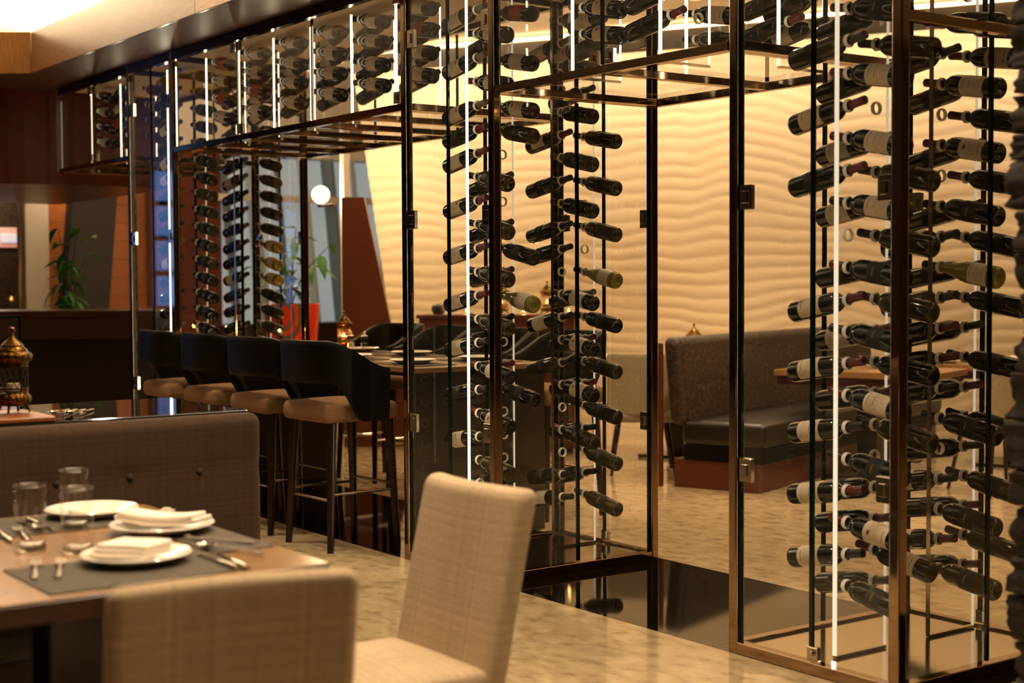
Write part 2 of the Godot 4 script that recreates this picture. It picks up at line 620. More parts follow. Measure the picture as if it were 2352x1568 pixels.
func make_room() -> void:
	var fl := struct_root("floor", "polished beige marble slabs with a black stone band")
	part("bed", boxm(Vector3(24, 0.10, 21), 0.0, Vector3(-8, -0.056, -4.4)), M.joint, fl)
	var zs := [-14.0]
	while zs[-1] < -4.95:
		zs.append(minf(zs[-1] + 0.906, -4.938))
	var ze := [FRONT]
	while ze[-1] < 5.4:
		ze.append(ze[-1] + 1.2)
	for bands in [zs, ze]:
		for i in bands.size() - 1:
			var z0: float = bands[i]
			var z1: float = bands[i + 1]
			if z1 - z0 < 0.2:
				continue
			var x := -18.9 + (0.6 if i % 2 else 0.0)
			while x < 3.0:
				var near: bool = x > -12.5 and x < 0.0 and z0 > -12.0 and z0 < -1.0
				var w := 1.2 if near else 3.6
				part("slab", boxm(Vector3(w - 0.0012, 0.03, z1 - z0 - 0.0012), 0.0, Vector3(x + w / 2, -0.015, (z0 + z1) / 2)), M["marble%d" % rng.randi_range(0, 3)], fl)
				x += w
	var x := -18.5
	while x < 3.0:
		part("black_slab", boxm(Vector3(1.1985, 0.03, 1.0395), 0.0, Vector3(x + 0.6, -0.015, (FRONT - 4.938) / 2)), M.dark_stone, fl)
		x += 1.2
	# lowered ceiling over the cabinets with its veneered edge
	var so := struct_root("ceiling", "dark glossy veneered soffit over the wine cabinets")
	var b := MB.new()
	var x0 := -10.79
	while x0 < 3.0:
		part("soffit_panel", boxm(Vector3(2.898, 0.03, 1.455), 0.0, Vector3(x0 + 1.45, SOF + 0.015, -4.2225)), M.soffit_wood, so)
		part("edge_panel", boxm(Vector3(2.897, 0.30, 0.022), 0.002, Vector3(x0 + 1.45, SOF + 0.151, -3.485)), M.fascia_wood, so)
		x0 += 2.9
	part("soffit_core", boxm(Vector3(14.5, 0.26, 1.42), 0.0, Vector3(-3.54, 3.10, -4.22)), M.plaster, so)
	# the far end of the raised ceiling turns a corner
	var lf := Vector2(-0.585, 0.811)
	var cn := Vector2(-10.79, -3.474)
	var fa := cn + lf * 6.5
	var pl := PackedVector2Array([Vector2(cn.x, -cn.y), Vector2(cn.x, 4.95), Vector2(-18.9, 4.95), Vector2(-18.9, -fa.y), Vector2(fa.x, -fa.y)])
	var m := MB.new()
	m.xf = Transform3D(Basis(Vector3.RIGHT, -PI / 2), Vector3(0, SOF, 0))
	m.prism(pl, 0.0, 0.02)
	part("soffit_panel", m, M.soffit_wood, so)
	m = MB.new()
	m.xf = Transform3D(Basis(Vector3.RIGHT, -PI / 2), Vector3(0, SOF + 0.02, 0))
	m.prism(PackedVector2Array([Vector2(cn.x - 0.05, -cn.y + 0.05), Vector2(cn.x - 0.05, 4.92), Vector2(-18.9, 4.92), Vector2(-18.9, -fa.y + 0.1), Vector2(fa.x - 0.05, -fa.y + 0.1)]), 0.0, 0.28)
	part("soffit_core", m, M.plaster, so)
	m = MB.new()
	var c3 := Vector3(cn.x, SOF + 0.151, cn.y)
	var f3 := Vector3(fa.x, SOF + 0.151, fa.y)
	m.bar(c3 + Vector3(-0.011, 0, 0), f3, 0.022, 0.30, 0.0)
	part("edge_panel", m, M.end_wood, so)
	struct("ceiling_raised", boxm(Vector3(22.5, 0.1, 10.7), 0.0, Vector3(-7.8, 4.20, 0.3)), M.white_ceiling, "white raised ceiling lit from hidden coves")
	struct("ceiling_rear", boxm(Vector3(22.5, 0.1, 9.3), 0.0, Vector3(-7.8, 3.80, -9.6)), M.plaster, "cream ceiling of the rear dining room")
	struct("wall_soffit_rear", boxm(Vector3(22.4, 0.95, 0.06), 0.0, Vector3(-7.75, 3.70, -4.96)), M.plaster)
	# ceiling air grille above the passage
	var gr := struct_root("trim_1", "linear ceiling air grille")
	for k in 14:
		part("slat", boxm(Vector3(4.2, 0.02, 0.025), 0.0, Vector3(-9.6, 3.735, -6.6 - k * 0.07)), M.tan_leather, gr)
	# outer walls
	struct("wall_right", boxm(Vector3(0.2, 4.4, 21), 0.0, Vector3(3.3, 2.1, -4.4)), M.tan_leather)
	struct("wall_front", boxm(Vector3(22.5, 4.4, 0.2), 0.0, Vector3(-7.8, 2.1, 5.6)), M.tan_leather)
	struct("wall_rear", boxm(Vector3(22.5, 3.9, 0.2), 0.0, Vector3(-7.8, 1.85, -14.3)), M.plaster)
	struct("wall_left", boxm(Vector3(0.2, 4.4, 21), 0.0, Vector3(-19.0, 2.1, -4.4)), M.dark_wood)
	# the rippled wall
	var d := Vector3(-0.879, 0, 0.476)
	var o := Vector3(-9.721, 0, -9.599)
	var nn := Vector3(0.476, 0, 0.879)
	var wm := MB.new()
	var f := FastNoiseLite.new()
	f.seed = 21
	f.frequency = 0.55
	wm.grid(130, 290, func(u, q):
		var y: float = q * 3.55
		var left: float = 3.72 + (y - 0.958) * 0.159
		var t: float = lerpf(-4.4, left, u)
		var ph: float = f.get_noise_2d(t * 1.1, y * 0.55) * 8.0 + sin(t * 3.6 + 0.7 * sin(y * 1.9)) * 1.4
		var h: float = absf(sin(y * PI / 0.116 + ph * 0.5))
		h = pow(h, 0.85) * 0.0105 * (0.75 + 0.5 * f.get_noise_2d(t * 1.7 + 40.0, y * 2.5))
		return o + d * t + Vector3(0, y, 0) + nn * h)
	var ww := struct("wall_back", wm, M.wave, "cream plaster wall of rippling horizontal waves")
	var wb := MB.new()
	wb.bar(o + d * -4.4 + Vector3(0, 1.77, 0) - nn * 0.08, o + d * 3.55 + Vector3(0, 1.77, 0) - nn * 0.08, 0.14, 3.55)
	part("backing", wb, M.plaster, ww)
	var ls := MB.new()
	ls.bar(Vector3(-5.8, 3.70, -11.36), Vector3(-13.35, 3.70, -7.28), 0.10, 0.02)
	var wl := struct("trim_2", ls, M.cove_led, "glowing light strip along the top of the rippled wall")
	wl.name = "trim_cove_light"

func make_left_end() -> void:
	# what lies beyond the cabinets: veneered walls, a glass door, a window with blinds
	var X := -16.5
	var w := struct_root("wall_far", "wall of horizontal orange-brown wood planks beyond the counter")
	var y := 0.0
	while y < 2.9:
		part("plank", boxm(Vector3(0.05, 0.205, 1.55), 0.002, Vector3(X, y + 0.104, -6.15)), M.plank_wood, w)
		y += 0.209
	struct("door_jamb", boxm(Vector3(0.30, 2.94, 0.26), 0.004, Vector3(X + 0.15, 1.47, -5.24)), M.white_paint, "white door jamb beside the glass door")
	var dr := struct_root("door_1", "steel-framed glass door with a red and white sign behind it")
	for e in [-4.55, -5.08]:
		part("stile", boxm(Vector3(0.05, 2.5, 0.05), 0.004, Vector3(X + 0.2, 1.25, e)), M.steel, dr)
	part("rail", boxm(Vector3(0.05, 0.05, 0.53), 0.004, Vector3(X + 0.2, 2.475, -4.815)), M.steel, dr)
	var pm := MB.new()
	pm.face([Vector3(X + 0.2, 0.02, -4.57), Vector3(X + 0.2, 0.02, -5.06), Vector3(X + 0.2, 2.45, -5.06), Vector3(X + 0.2, 2.45, -4.57)], Vector3.RIGHT)
	part("pane", pm, M.pane, dr)
	struct("wall_lobby", boxm(Vector3(0.1, 2.94, 1.6), 0.0, Vector3(X - 1.4, 1.47, -5.1)), M.tan_leather)
	var sg := thing("lit_sign", "small red and white lit sign behind the glass door", "sign", Vector3(X - 1.33, 1.95, -5.48))
	part("sign_box", boxm(Vector3(0.03, 0.24, 0.36), 0.004), M.sign_red, sg)
	part("sign_light", boxm(Vector3(0.02, 0.11, 0.30), 0.003, Vector3(0.02, -0.01, 0)), M.sign_white, sg)
	struct("wall_far_upper", boxm(Vector3(0.1, 0.80, 9.0), 0.0, Vector3(X - 0.1, 3.35, -9.5)), M.plaster)
	# slanting dark column
	var sc := MB.new()
	sc.xf = Transform3D(Basis(Vector3.UP, PI / 2), Vector3(X + 0.9, 0, -5.18))
	sc.prism(PackedVector2Array([Vector2(0, 0), Vector2(0.50, 0), Vector2(0.77, 2.936), Vector2(0.285, 2.936)]), -0.1, 0.1)
	var lc := struct("column_slanting", sc, M.column_wood, "dark slanting wooden column")
	lc.set_meta("category", "column")
	struct("wall_veneer", boxm(Vector3(0.1, 2.94, 0.9), 0.0, Vector3(X + 0.1, 1.47, -7.05)), M.red_wood)
	# window with slanting fins, dusk outside
	var wn := struct_root("window_1", "tall window with grey-blue blinds behind the far cabinet")
	part("window_light", boxm(Vector3(0.04, 2.9, 4.6), 0.0, Vector3(X - 0.3, 1.5, -9.6)), M.window_dusk, wn)
	for k in 12:
		var z := -7.5 - k * 0.36
		var fm := MB.new()
		fm.bar(Vector3(X, 0.0, z), Vector3(X, 2.94, z + 0.28), 0.07 + 0.10 * (k % 3), 0.04)
		part("fin", fm, M.grey_blind if k % 2 else M.pale_blind, wn)
	part("sill", boxm(Vector3(0.4, 0.9, 4.6), 0.005, Vector3(X + 0.3, 0.45, -9.6)), M.dark_wood, wn)
	part("transom", boxm(Vector3(0.06, 0.08, 4.6), 0.003, Vector3(X + 0.2, 2.42, -9.6)), M.white_paint, wn)
	# the windows that the cabinets mirror, left of the picture
	var wb := struct_root("window_2", "blue evening windows at the far end of the room")
	for e in [[-0.98, 0.52], [0.12, 0.56]]:
		for j in 6:
			part("window_light_pane", boxm(Vector3(0.03, 0.40, e[1]), 0.0, Vector3(-18.86, 0.35 + j * 0.47, e[0])), M.window_sky, wb)
		for q in [-1.0, 1.0]:
			part("mullion", boxm(Vector3(0.10, 2.9, 0.05), 0.003, Vector3(-18.84, 1.55, e[0] + q * (e[1] / 2 + 0.03))), M.dark_wood, wb)
	# curved veneered bulkhead hanging from the soffit
	var bk := MB.new()
	var pts := PackedVector2Array()
	for k in 13:
		var an := PI * 0.5 * k / 12.0
		pts.append(Vector2(-12.25 - 0.55 + 0.55 * sin(an) + 0.0, -(-3.15 + 0.55 - 0.55 * cos(an)) + 0.0))
	pts = PackedVector2Array()
	for k in 15:
		var an := lerpf(-0.25, PI * 0.5, k / 14.0)
		pts.append(Vector2(-12.55 + 0.95 * sin(an), 4.05 - 0.95 * cos(an)))
	pts.append(Vector2(-11.60, 4.94))
	pts.append(Vector2(-14.6, 4.94))
	pts.append(Vector2(-14.6, 3.4))
	bk.xf = Transform3D(Basis(Vector3.RIGHT, -PI / 2), Vector3(0, 2.19, 0))
	bk.prism(pts, 0.0, SOF - 2.19)
	struct("trim_bulkhead", bk, M.red_wood, "curved red-brown veneered bulkhead under the soffit")
	# wide counter of dark wood
	var ct := thing("reception_counter", "dark wood counter with a deep front edge beyond the console", "counter", Vector3(-12.35, 0, -3.40), deg_to_rad(54.2))
	part("top", boxm(Vector3(3.3, 0.06, 0.9), 0.006, Vector3(-0.1, 1.15, -0.4)), M.counter_wood, ct)
	part("front_edge", boxm(Vector3(3.3, 0.17, 0.03), 0.004, Vector3(-0.1, 1.035, 0.05)), M.counter_wood, ct)
	part("body", boxm(Vector3(3.2, 1.12, 0.7), 0.004, Vector3(-0.1, 0.56, -0.45)), M.dark_wood, ct)
	plant("potted_plant", "slender green plant with drooping leaves above the dark counter", Vector3(-13.2, 0, -4.55), 1.05, 0.95, 5, "pot_dark")

func leaf_mesh(l: float, w: float, droop: float) -> MB:
	var m := MB.new()
	m.grid(7, 2, func(u, q):
		var s: float = sin(PI * pow(u, 0.8)) * w
		var x: float = u * l
		return Vector3(x, -droop * u * u * l + absf(q - 0.5) * s * 0.35, (q - 0.5) * s))
	return m

func plant(called: String, label: String, at: Vector3, pot_h: float, up: float, stems: int, kind: String) -> void:
	var o := thing(called, label, "plant", at)
	var pm := MB.new()
	if kind == "pot_orange":
		pm.lathe([Vector2(0, 0), Vector2(0.13, 0), Vector2(0.145, 0.02), Vector2(0.235, pot_h - 0.02), Vector2(0.24, pot_h), Vector2(0.22, pot_h), Vector2(0.21, pot_h - 0.06), Vector2(0, pot_h - 0.06)], 32)
	else:
		pm.lathe([Vector2(0, 0), Vector2(0.16, 0), Vector2(0.18, 0.03), Vector2(0.20, pot_h - 0.02), Vector2(0.20, pot_h), Vector2(0.18, pot_h), Vector2(0.17, pot_h - 0.06), Vector2(0, pot_h - 0.06)], 24)
	part("pot", pm, M[kind], o)
	var r := RandomNumberGenerator.new()
	r.seed = stems * 31 + int(pot_h * 100)
	var lm := leaf_mesh(0.20, 0.075, 0.55).mesh()
	for k in stems:
		var a := TAU * k / stems + r.randf() * 0.8
		var out := r.randf_range(0.10, 0.36)
		var hh := up * r.randf_range(0.55, 1.0)
		var path := []
		for i in 7:
			var q := i / 6.0
			path.append(Vector3(cos(a) * out * q * q, pot_h - 0.08 + hh * q, sin(a) * out * q * q))
		var sm := MB.new()
		sm.tube(path, [0.009, 0.008, 0.007, 0.006, 0.005, 0.004, 0.003], 6)
		var s := part("stem", sm, M.stem, o)
		for i in 7:
			var lf := part("leaf", lm, M.leaf, s, path[2 + (i * 5 / 7)] if i < 6 else path[6])
			lf.rotation = Vector3(r.randf_range(-0.3, 0.3), r.randf() * TAU, r.randf_range(-0.5, 0.5))
			lf.scale = Vector3.ONE * r.randf_range(0.8, 1.25)

# ---------- wine cabinets ----------
func pane_part(parent: Node, called: String, a: Vector3, b: Vector3, h: float, edged := true) -> MeshInstance3D:
	# an upright glass sheet from a to b (bottom corners), h high, with its dark green edges
	var m := MB.new()
	var up := Vector3(0, h, 0)
	var nn := (b - a).cross(Vector3.UP).normalized()
	m.face([a, b, b + up, a + up], nn)
	var o := part(called, m, M.pane, parent)
	if edged:
		for p in [a, b]:
			var e := MB.new()
			e.bar(p, p + up, 0.010, 0.010)
			part("pane_edge", e, M.glass_edge, o)
	return o

func hinge_part(parent: Node, at: Vector3, s := Vector3(0.062, 0.092, 0.022)) -> void:
	var m := boxm(s, 0.003)
	m.box(Vector3(0, 0, s.z * 0.5 + 0.004), Vector3(s.x * 0.42, s.y * 0.5, 0.008), 0.002)
	part("hinge", m, M.steel, parent, at)

func post_mesh(w: float, h: float, at: Vector3) -> MB:
	# a square tube with rounded corners and a shallow groove down each face
	var m := MB.new()
	m.xf = Transform3D(Basis(), at)
	var ps := []
	var r := 0.007
	for q in 4:
		var c := Vector2(w / 2 - r, 0).rotated(PI / 4 + q * PI / 2) * sqrt(2.0)
		for k in 5:
			var a := q * PI / 2 + PI / 2 * k / 4.0
			ps.append([c + Vector2(cos(a), sin(a)) * r, Vector2(cos(a), sin(a))])
	for i in ps.size():
		var a: Array = ps[i]
		var b: Array = ps[(i + 1) % ps.size()]
		var v0 := m.vert(Vector3(a[0].x, 0, a[0].y), Vector3(a[1].x, 0, a[1].y))
		var v1 := m.vert(Vector3(b[0].x, 0, b[0].y), Vector3(b[1].x, 0, b[1].y))
		var v2 := m.vert(Vector3(b[0].x, h, b[0].y), Vector3(b[1].x, 0, b[1].y))
		var v3 := m.vert(Vector3(a[0].x, h, a[0].y), Vector3(a[1].x, 0, a[1].y))
		m.quad(v0, v3, v2, v1)
	for y in [0.0, h]:
		var f := []
		for e in ps:
			f.append(Vector3(e[0].x, y, e[0].y))
		m.face(f, Vector3.UP if y > 0 else Vector3.DOWN)
	return m

func tower(xc: float, label: String) -> void:
	var o := thing("wine_cabinet", label, "cabinet", Vector3(xc, 0, -4.401))
	var hx := 0.405
	var hz := 0.504
	var pw := 0.044
	var H := SOF - 0.002
	for sx in [-1.0, 1.0]:
		for sz in [-1.0, 1.0]:
			part("post", post_mesh(pw, H, Vector3(sx * (hx - pw / 2), 0, sz * (hz - pw / 2))), M.bronze, o)
	for lv in [0.0225, 2.907]:
		for sz in [-1.0, 1.0]:
			part("rail", boxm(Vector3(2 * hx - 2 * pw, 0.045 if lv < 1 else 0.06, pw), 0.0025, Vector3(0, lv, sz * (hz - pw / 2))), M.bronze if lv < 1 else M.bronze_dark, o)
		for sx in [-1.0, 1.0]:
			part("rail", boxm(Vector3(pw, 0.045 if lv < 1 else 0.06, 2 * hz - 2 * pw), 0.0025, Vector3(sx * (hx - pw / 2), lv, 0)), M.bronze if lv < 1 else M.bronze_dark, o)
	part("base_plate", boxm(Vector3(2 * hx - 2 * pw, 0.034, 2 * hz - 2 * pw), 0.0, Vector3(0, 0.018, 0)), M.base_steel, o)
	for sx in [-1.0, 1.0]:
		part("cross_rail", boxm(Vector3(pw * 0.8, 0.036, 2 * hz - 2 * pw), 0.002, Vector3(sx * (hx - pw / 2), 2.289, 0)), M.bronze, o)
	part("top_board", boxm(Vector3(2 * hx - 2 * pw, 0.012, 2 * hz - 2 * pw), 0.0, Vector3(0, 2.915, 0)), M.plaster, o)
	var gy := 0.052
	var gh := 2.822
	var ix := hx - pw
	for sz in [1.0, -1.0]:
		for sx in [-1.0, 1.0]:
			var d := pane_part(o, "glass_door", Vector3(sx * (ix - 0.006), gy, sz * (hz - 0.02)), Vector3(sx * 0.004, gy, sz * (hz - 0.02)), gh)
			for hy in [0.70, 1.72, 2.62]:
				hinge_part(d, Vector3(sx * (ix - 0.034), hy, sz * (hz - 0.02)))
		var lk := boxm(Vector3(0.05, 0.05, 0.024), 0.003, Vector3(0.01, 0.075, sz * (hz - 0.02)))
		lk.xf = Transform3D(Basis(Vector3.RIGHT, PI / 2), Vector3(0.012, 0.078, sz * (hz - 0.004)))
		lk.lathe([Vector2(0, -0.008), Vector2(0.012, -0.008), Vector2(0.012, 0.008), Vector2(0, 0.008)], 14)
		part("lock", lk, M.steel, o)
	for sx in [-1.0, 1.0]:
		for lv in [[gy, 2.21], [2.312, 0.56]]:
			for h2 in [-1.0, 1.0]:
				pane_part(o, "side_pane", Vector3(sx * (hx - 0.02), lv[0], h2 * (hz - pw - 0.006)), Vector3(sx * (hx - 0.02), lv[0], h2 * 0.004), lv[1])

func bridge(x0: float, x1: float, label: String, bars: Array, doors: int) -> void:
	var xc := (x0 + x1) / 2
	var w := x1 - x0
	var o := thing("overhead_wine_cabinet", label, "cabinet", Vector3(xc, 2.27, -4.401))
	var hz := 0.504
	for sz in [-1.0, 1.0]:
		part("rail", boxm(Vector3(w - 0.002, 0.037, 0.042), 0.0025, Vector3(0, 0.0185, sz * (hz - 0.022))), M.bronze, o)
		part("top_rail", boxm(Vector3(w - 0.002, 0.058, 0.042), 0.002, Vector3(0, 0.636, sz * (hz - 0.022))), M.bronze_dark, o)
	for bx in bars:
		part("cross_bar", boxm(Vector3(0.042, 0.034, 2 * hz - 0.092), 0.0025, Vector3(bx - xc, 0.0185, 0)), M.bronze, o)
	part("top_board", boxm(Vector3(w - 0.004, 0.012, 2 * hz - 0.092), 0.0, Vector3(0, 0.645, 0)), M.plaster, o)
	var fl := MB.new()
	fl.face([Vector3(-w / 2, 0.03, -hz + 0.05), Vector3(w / 2, 0.03, -hz + 0.05), Vector3(w / 2, 0.03, hz - 0.05), Vector3(-w / 2, 0.03, hz - 0.05)], Vector3.DOWN)
	part("floor_pane", fl, M.pane, o)
	for sz in [1.0, -1.0]:
		for k in doors:
			var a := -w / 2 + w * k / doors + 0.003
			var b := -w / 2 + w * (k + 1) / doors - 0.003
			var d := pane_part(o, "glass_door", Vector3(a, 0.042, sz * (hz - 0.02)), Vector3(b, 0.042, sz * (hz - 0.02)), 0.56)
			if sz > 0:
				for hy in [0.072, 0.575]:
					hinge_part(d, Vector3(b - 0.05 if k % 2 == 0 else a + 0.05, hy, sz * (hz - 0.02)), Vector3(0.055, 0.062, 0.022))

var ring_mesh: ArrayMesh
var bot := {}

func make_bottle_meshes() -> void:
	var tilt := Transform3D(Basis(Vector3.FORWARD, PI / 2), Vector3.ZERO)   # y to +x
	var prof := {
		"d": [Vector2(0.0150, -0.02), Vector2(0.0156, 0.0), Vector2(0.0165, 0.014), Vector2(0.0205, 0.025), Vector2(0.0290, 0.037), Vector2(0.0360, 0.050), Vector2(0.0392, 0.066), Vector2(0.0400, 0.085), Vector2(0.0400, 0.255), Vector2(0.0385, 0.264), Vector2(0.034, 0.269), Vector2(0.026, 0.268), Vector2(0.012, 0.257), Vector2(0, 0.253)],
		"c": [Vector2(0.0150, -0.02), Vector2(0.0160, 0.0), Vector2(0.0185, 0.025), Vector2(0.0240, 0.055), Vector2(0.0310, 0.083), Vector2(0.0375, 0.108), Vector2(0.0415, 0.130), Vector2(0.0425, 0.150), Vector2(0.0425, 0.255), Vector2(0.0405, 0.264), Vector2(0.036, 0.269), Vector2(0.026, 0.268), Vector2(0.012, 0.255), Vector2(0, 0.25)]}
	for k in prof:
		var pr: Array = prof[k].duplicate()
		pr.push_front(Vector2(0, -0.02))
		var m := MB.new()
		m.xf = tilt
		m.lathe(pr, 26)
		bot["glass_" + k] = m.mesh()
	var m := MB.new()
	m.xf = tilt
	m.lathe([Vector2(0, -0.080), Vector2(0.0145, -0.080), Vector2(0.0160, -0.078), Vector2(0.0164, -0.072), Vector2(0.0164, -0.062), Vector2(0.0156, -0.060), Vector2(0.0163, -0.010), Vector2(0.0, -0.010)], 18)
	bot.cap = m.mesh()
	for e in [["label_d", 0.0404, 0.108, 0.212], ["label_c", 0.0429, 0.152, 0.235], ["label_s", 0.0404, 0.120, 0.185]]:
		m = MB.new()
		var v0 := 0
		var seg := 16
		var half := 1.45
		for i in seg + 1:
			var a := lerpf(-half, half, float(i) / seg)
			for j in 2:
				var x: float = e[2] if j == 0 else e[3]
				m.vert(Vector3(x, sin(a) * e[1], cos(a) * e[1]), Vector3(0, sin(a), cos(a)), Vector2(1.0 - float(j), 1.0 - float(i) / seg) if false else Vector2(float(i) / seg, float(j)))
		for i in seg:
			var q := i * 2
			m.quad(q, q + 1, q + 3, q + 2)
		bot[e[0]] = m.mesh()
	m = MB.new()
	m.xf = tilt
	var pr := []
	for k in 9:
		var a := TAU * k / 8.0
		pr.append(Vector2(0.0215 + 0.0032 * cos(a), 0.009 * sin(a)))
	m.lathe(pr, 20)
	ring_mesh = m.mesh()

func bottle(at: Vector3, dir: float, cap: String, kind: String, label: String, group: String) -> void:
	var o := thing("wine_bottle", label, "bottle", at, 0.0, group)
	var tilt := deg_to_rad(10.0 + rng.randf_range(-1.2, 1.2))
	var ax := Vector3(dir * cos(tilt), -sin(tilt), 0)
	var roll := rng.randf_range(-0.35, 0.35)
	var fz := Vector3(0, 0.35, 0.94)
	fz = (fz - ax * fz.dot(ax)).normalized().rotated(ax, roll)
	o.basis = Basis(ax, fz.cross(ax), fz)
	var glass: String = {"w": "d", "d": "d", "r": "d", "y": "y", "c": "c"}[kind]
	part("glass", bot["glass_c" if kind == "c" else "glass_d"], M["glass_" + glass], o)
	part("capsule", bot.cap, M["cap_" + cap], o)
	var lm := {"w": ["label_d", "label_%d" % rng.randi_range(0, 1)], "d": ["label_s", "label_2"], "r": ["label_d", "label_3"], "y": ["label_s", "label_2"], "c": ["label_c", "label_1"]}
	part("label", bot[lm[kind][0]], M[lm[kind][1]], o)

const CAPN := {"r": "red", "k": "black", "g": "grey-brown", "n": "olive"}
const KINDN := {"w": "pale-labelled dark bottle", "d": "dark bottle", "r": "red-labelled bottle", "y": "amber-green bottle", "c": "pale gold bottle"}

func rack(x: float, zf: float, y0: float, y1: float, rows: Array, led, cols: Array, label: String, place: String, group: String, first_col: int, first_row: int, e: float) -> void:
	# a clear upright sheet with two columns of holes and glowing edges; cols: for each column one token (direction, capsule, kind) per row
	var o := thing("bottle_rack", label, "bottle rack", Vector3(x, y0, zf))
	var w := 0.27
	var zc := [-0.06, -0.21]
	var m := MB.new()
	var H := y1 - y0
	var pitch := 0.1162
	var mid := -0.135
	for c in 2:
		var za: float = 0.0 if c == 0 else mid
		var zb: float = mid if c == 0 else -w
		var lo := 0.0
		for k in rows.size():
			var yc: float = rows[k] - y0
			var a := yc - pitch * 0.4
			var b := yc + pitch * 0.4
			m.face([Vector3(0, lo, za), Vector3(0, a, za), Vector3(0, a, zb), Vector3(0, lo, zb)], Vector3.RIGHT)
			var base := m.v.size()
			for i in 24:
				var an := TAU * i / 24.0
				var cd := Vector2(cos(an), sin(an))
				var dz: float = (za - zc[c] if cd.x > 0 else zc[c] - zb) / maxf(absf(cd.x), 1e-5)
				var dy := pitch * 0.4 / maxf(absf(cd.y), 1e-5)
				var t := minf(dz, dy)
				m.vert(Vector3(0, yc + cd.y * 0.0205, zc[c] + cd.x * 0.0205), Vector3.RIGHT)
				m.vert(Vector3(0, yc + cd.y * t, zc[c] + cd.x * t), Vector3.RIGHT)
			for i in 24:
				var p := base + i * 2
				var q := base + ((i + 1) % 24) * 2
				m.quad(p, p + 1, q + 1, q)
			lo = b
		m.face([Vector3(0, lo, za), Vector3(0, H, za), Vector3(0, H, zb), Vector3(0, lo, zb)], Vector3.RIGHT)
	part("sheet", m, M.acrylic, o)
	part("front_channel" if led == null else "led_edge", boxm(Vector3(0.018, H, 0.004), 0.0, Vector3(0, H / 2, 0.002)), led if led else M.steel, o)
	part("led_edge", boxm(Vector3(0.010, H, 0.004), 0.0, Vector3(0, H / 2, -w - 0.002)), M.led_rear if y0 < 1.0 else led, o)
	part("foot", boxm(Vector3(0.02, 0.010, w), 0.0, Vector3(0, -0.005, -w / 2)), M.steel, o)
	for c in 2:
		for k in rows.size():
			part("neck_ring", ring_mesh, M.ring_white, o, Vector3(0, rows[k] - y0, zc[c]))
	if led:
		area("rack_light", Vector3(x, (y0 + y1) / 2, zf + 0.008), Vector3(0, 0, 1), Vector2(0.016, H), Color(1.0, 0.93, 0.78), e)
	for c in 2:
		for k in mini(rows.size(), cols[c].size()):
			var tok: String = cols[c][k]
			if tok[0] == "-":
				continue
			var lb := "%s, %s cap, %s row up, %s hole column, %s" % [KINDN[tok[2]], CAPN[tok[1]], ORD[k + first_row], ORD[first_col + c], place]
			bottle(Vector3(x, rows[k], zf + zc[c]), 1.0 if tok[0] == "R" else -1.0, tok[1], tok[2], lb, group)

func tokens(s: String) -> Array:
	return Array(s.split(" ", false))

func fill(n: int, dir: String, sd: int, kinds := "wdddwy", caps := "rkkrgk") -> Array:
	var r := RandomNumberGenerator.new()
	r.seed = sd
	var a := []
	for k in n:
		a.append(dir + caps[r.randi_range(0, caps.length() - 1)] + kinds[r.randi_range(0, kinds.length() - 1)])
	return a

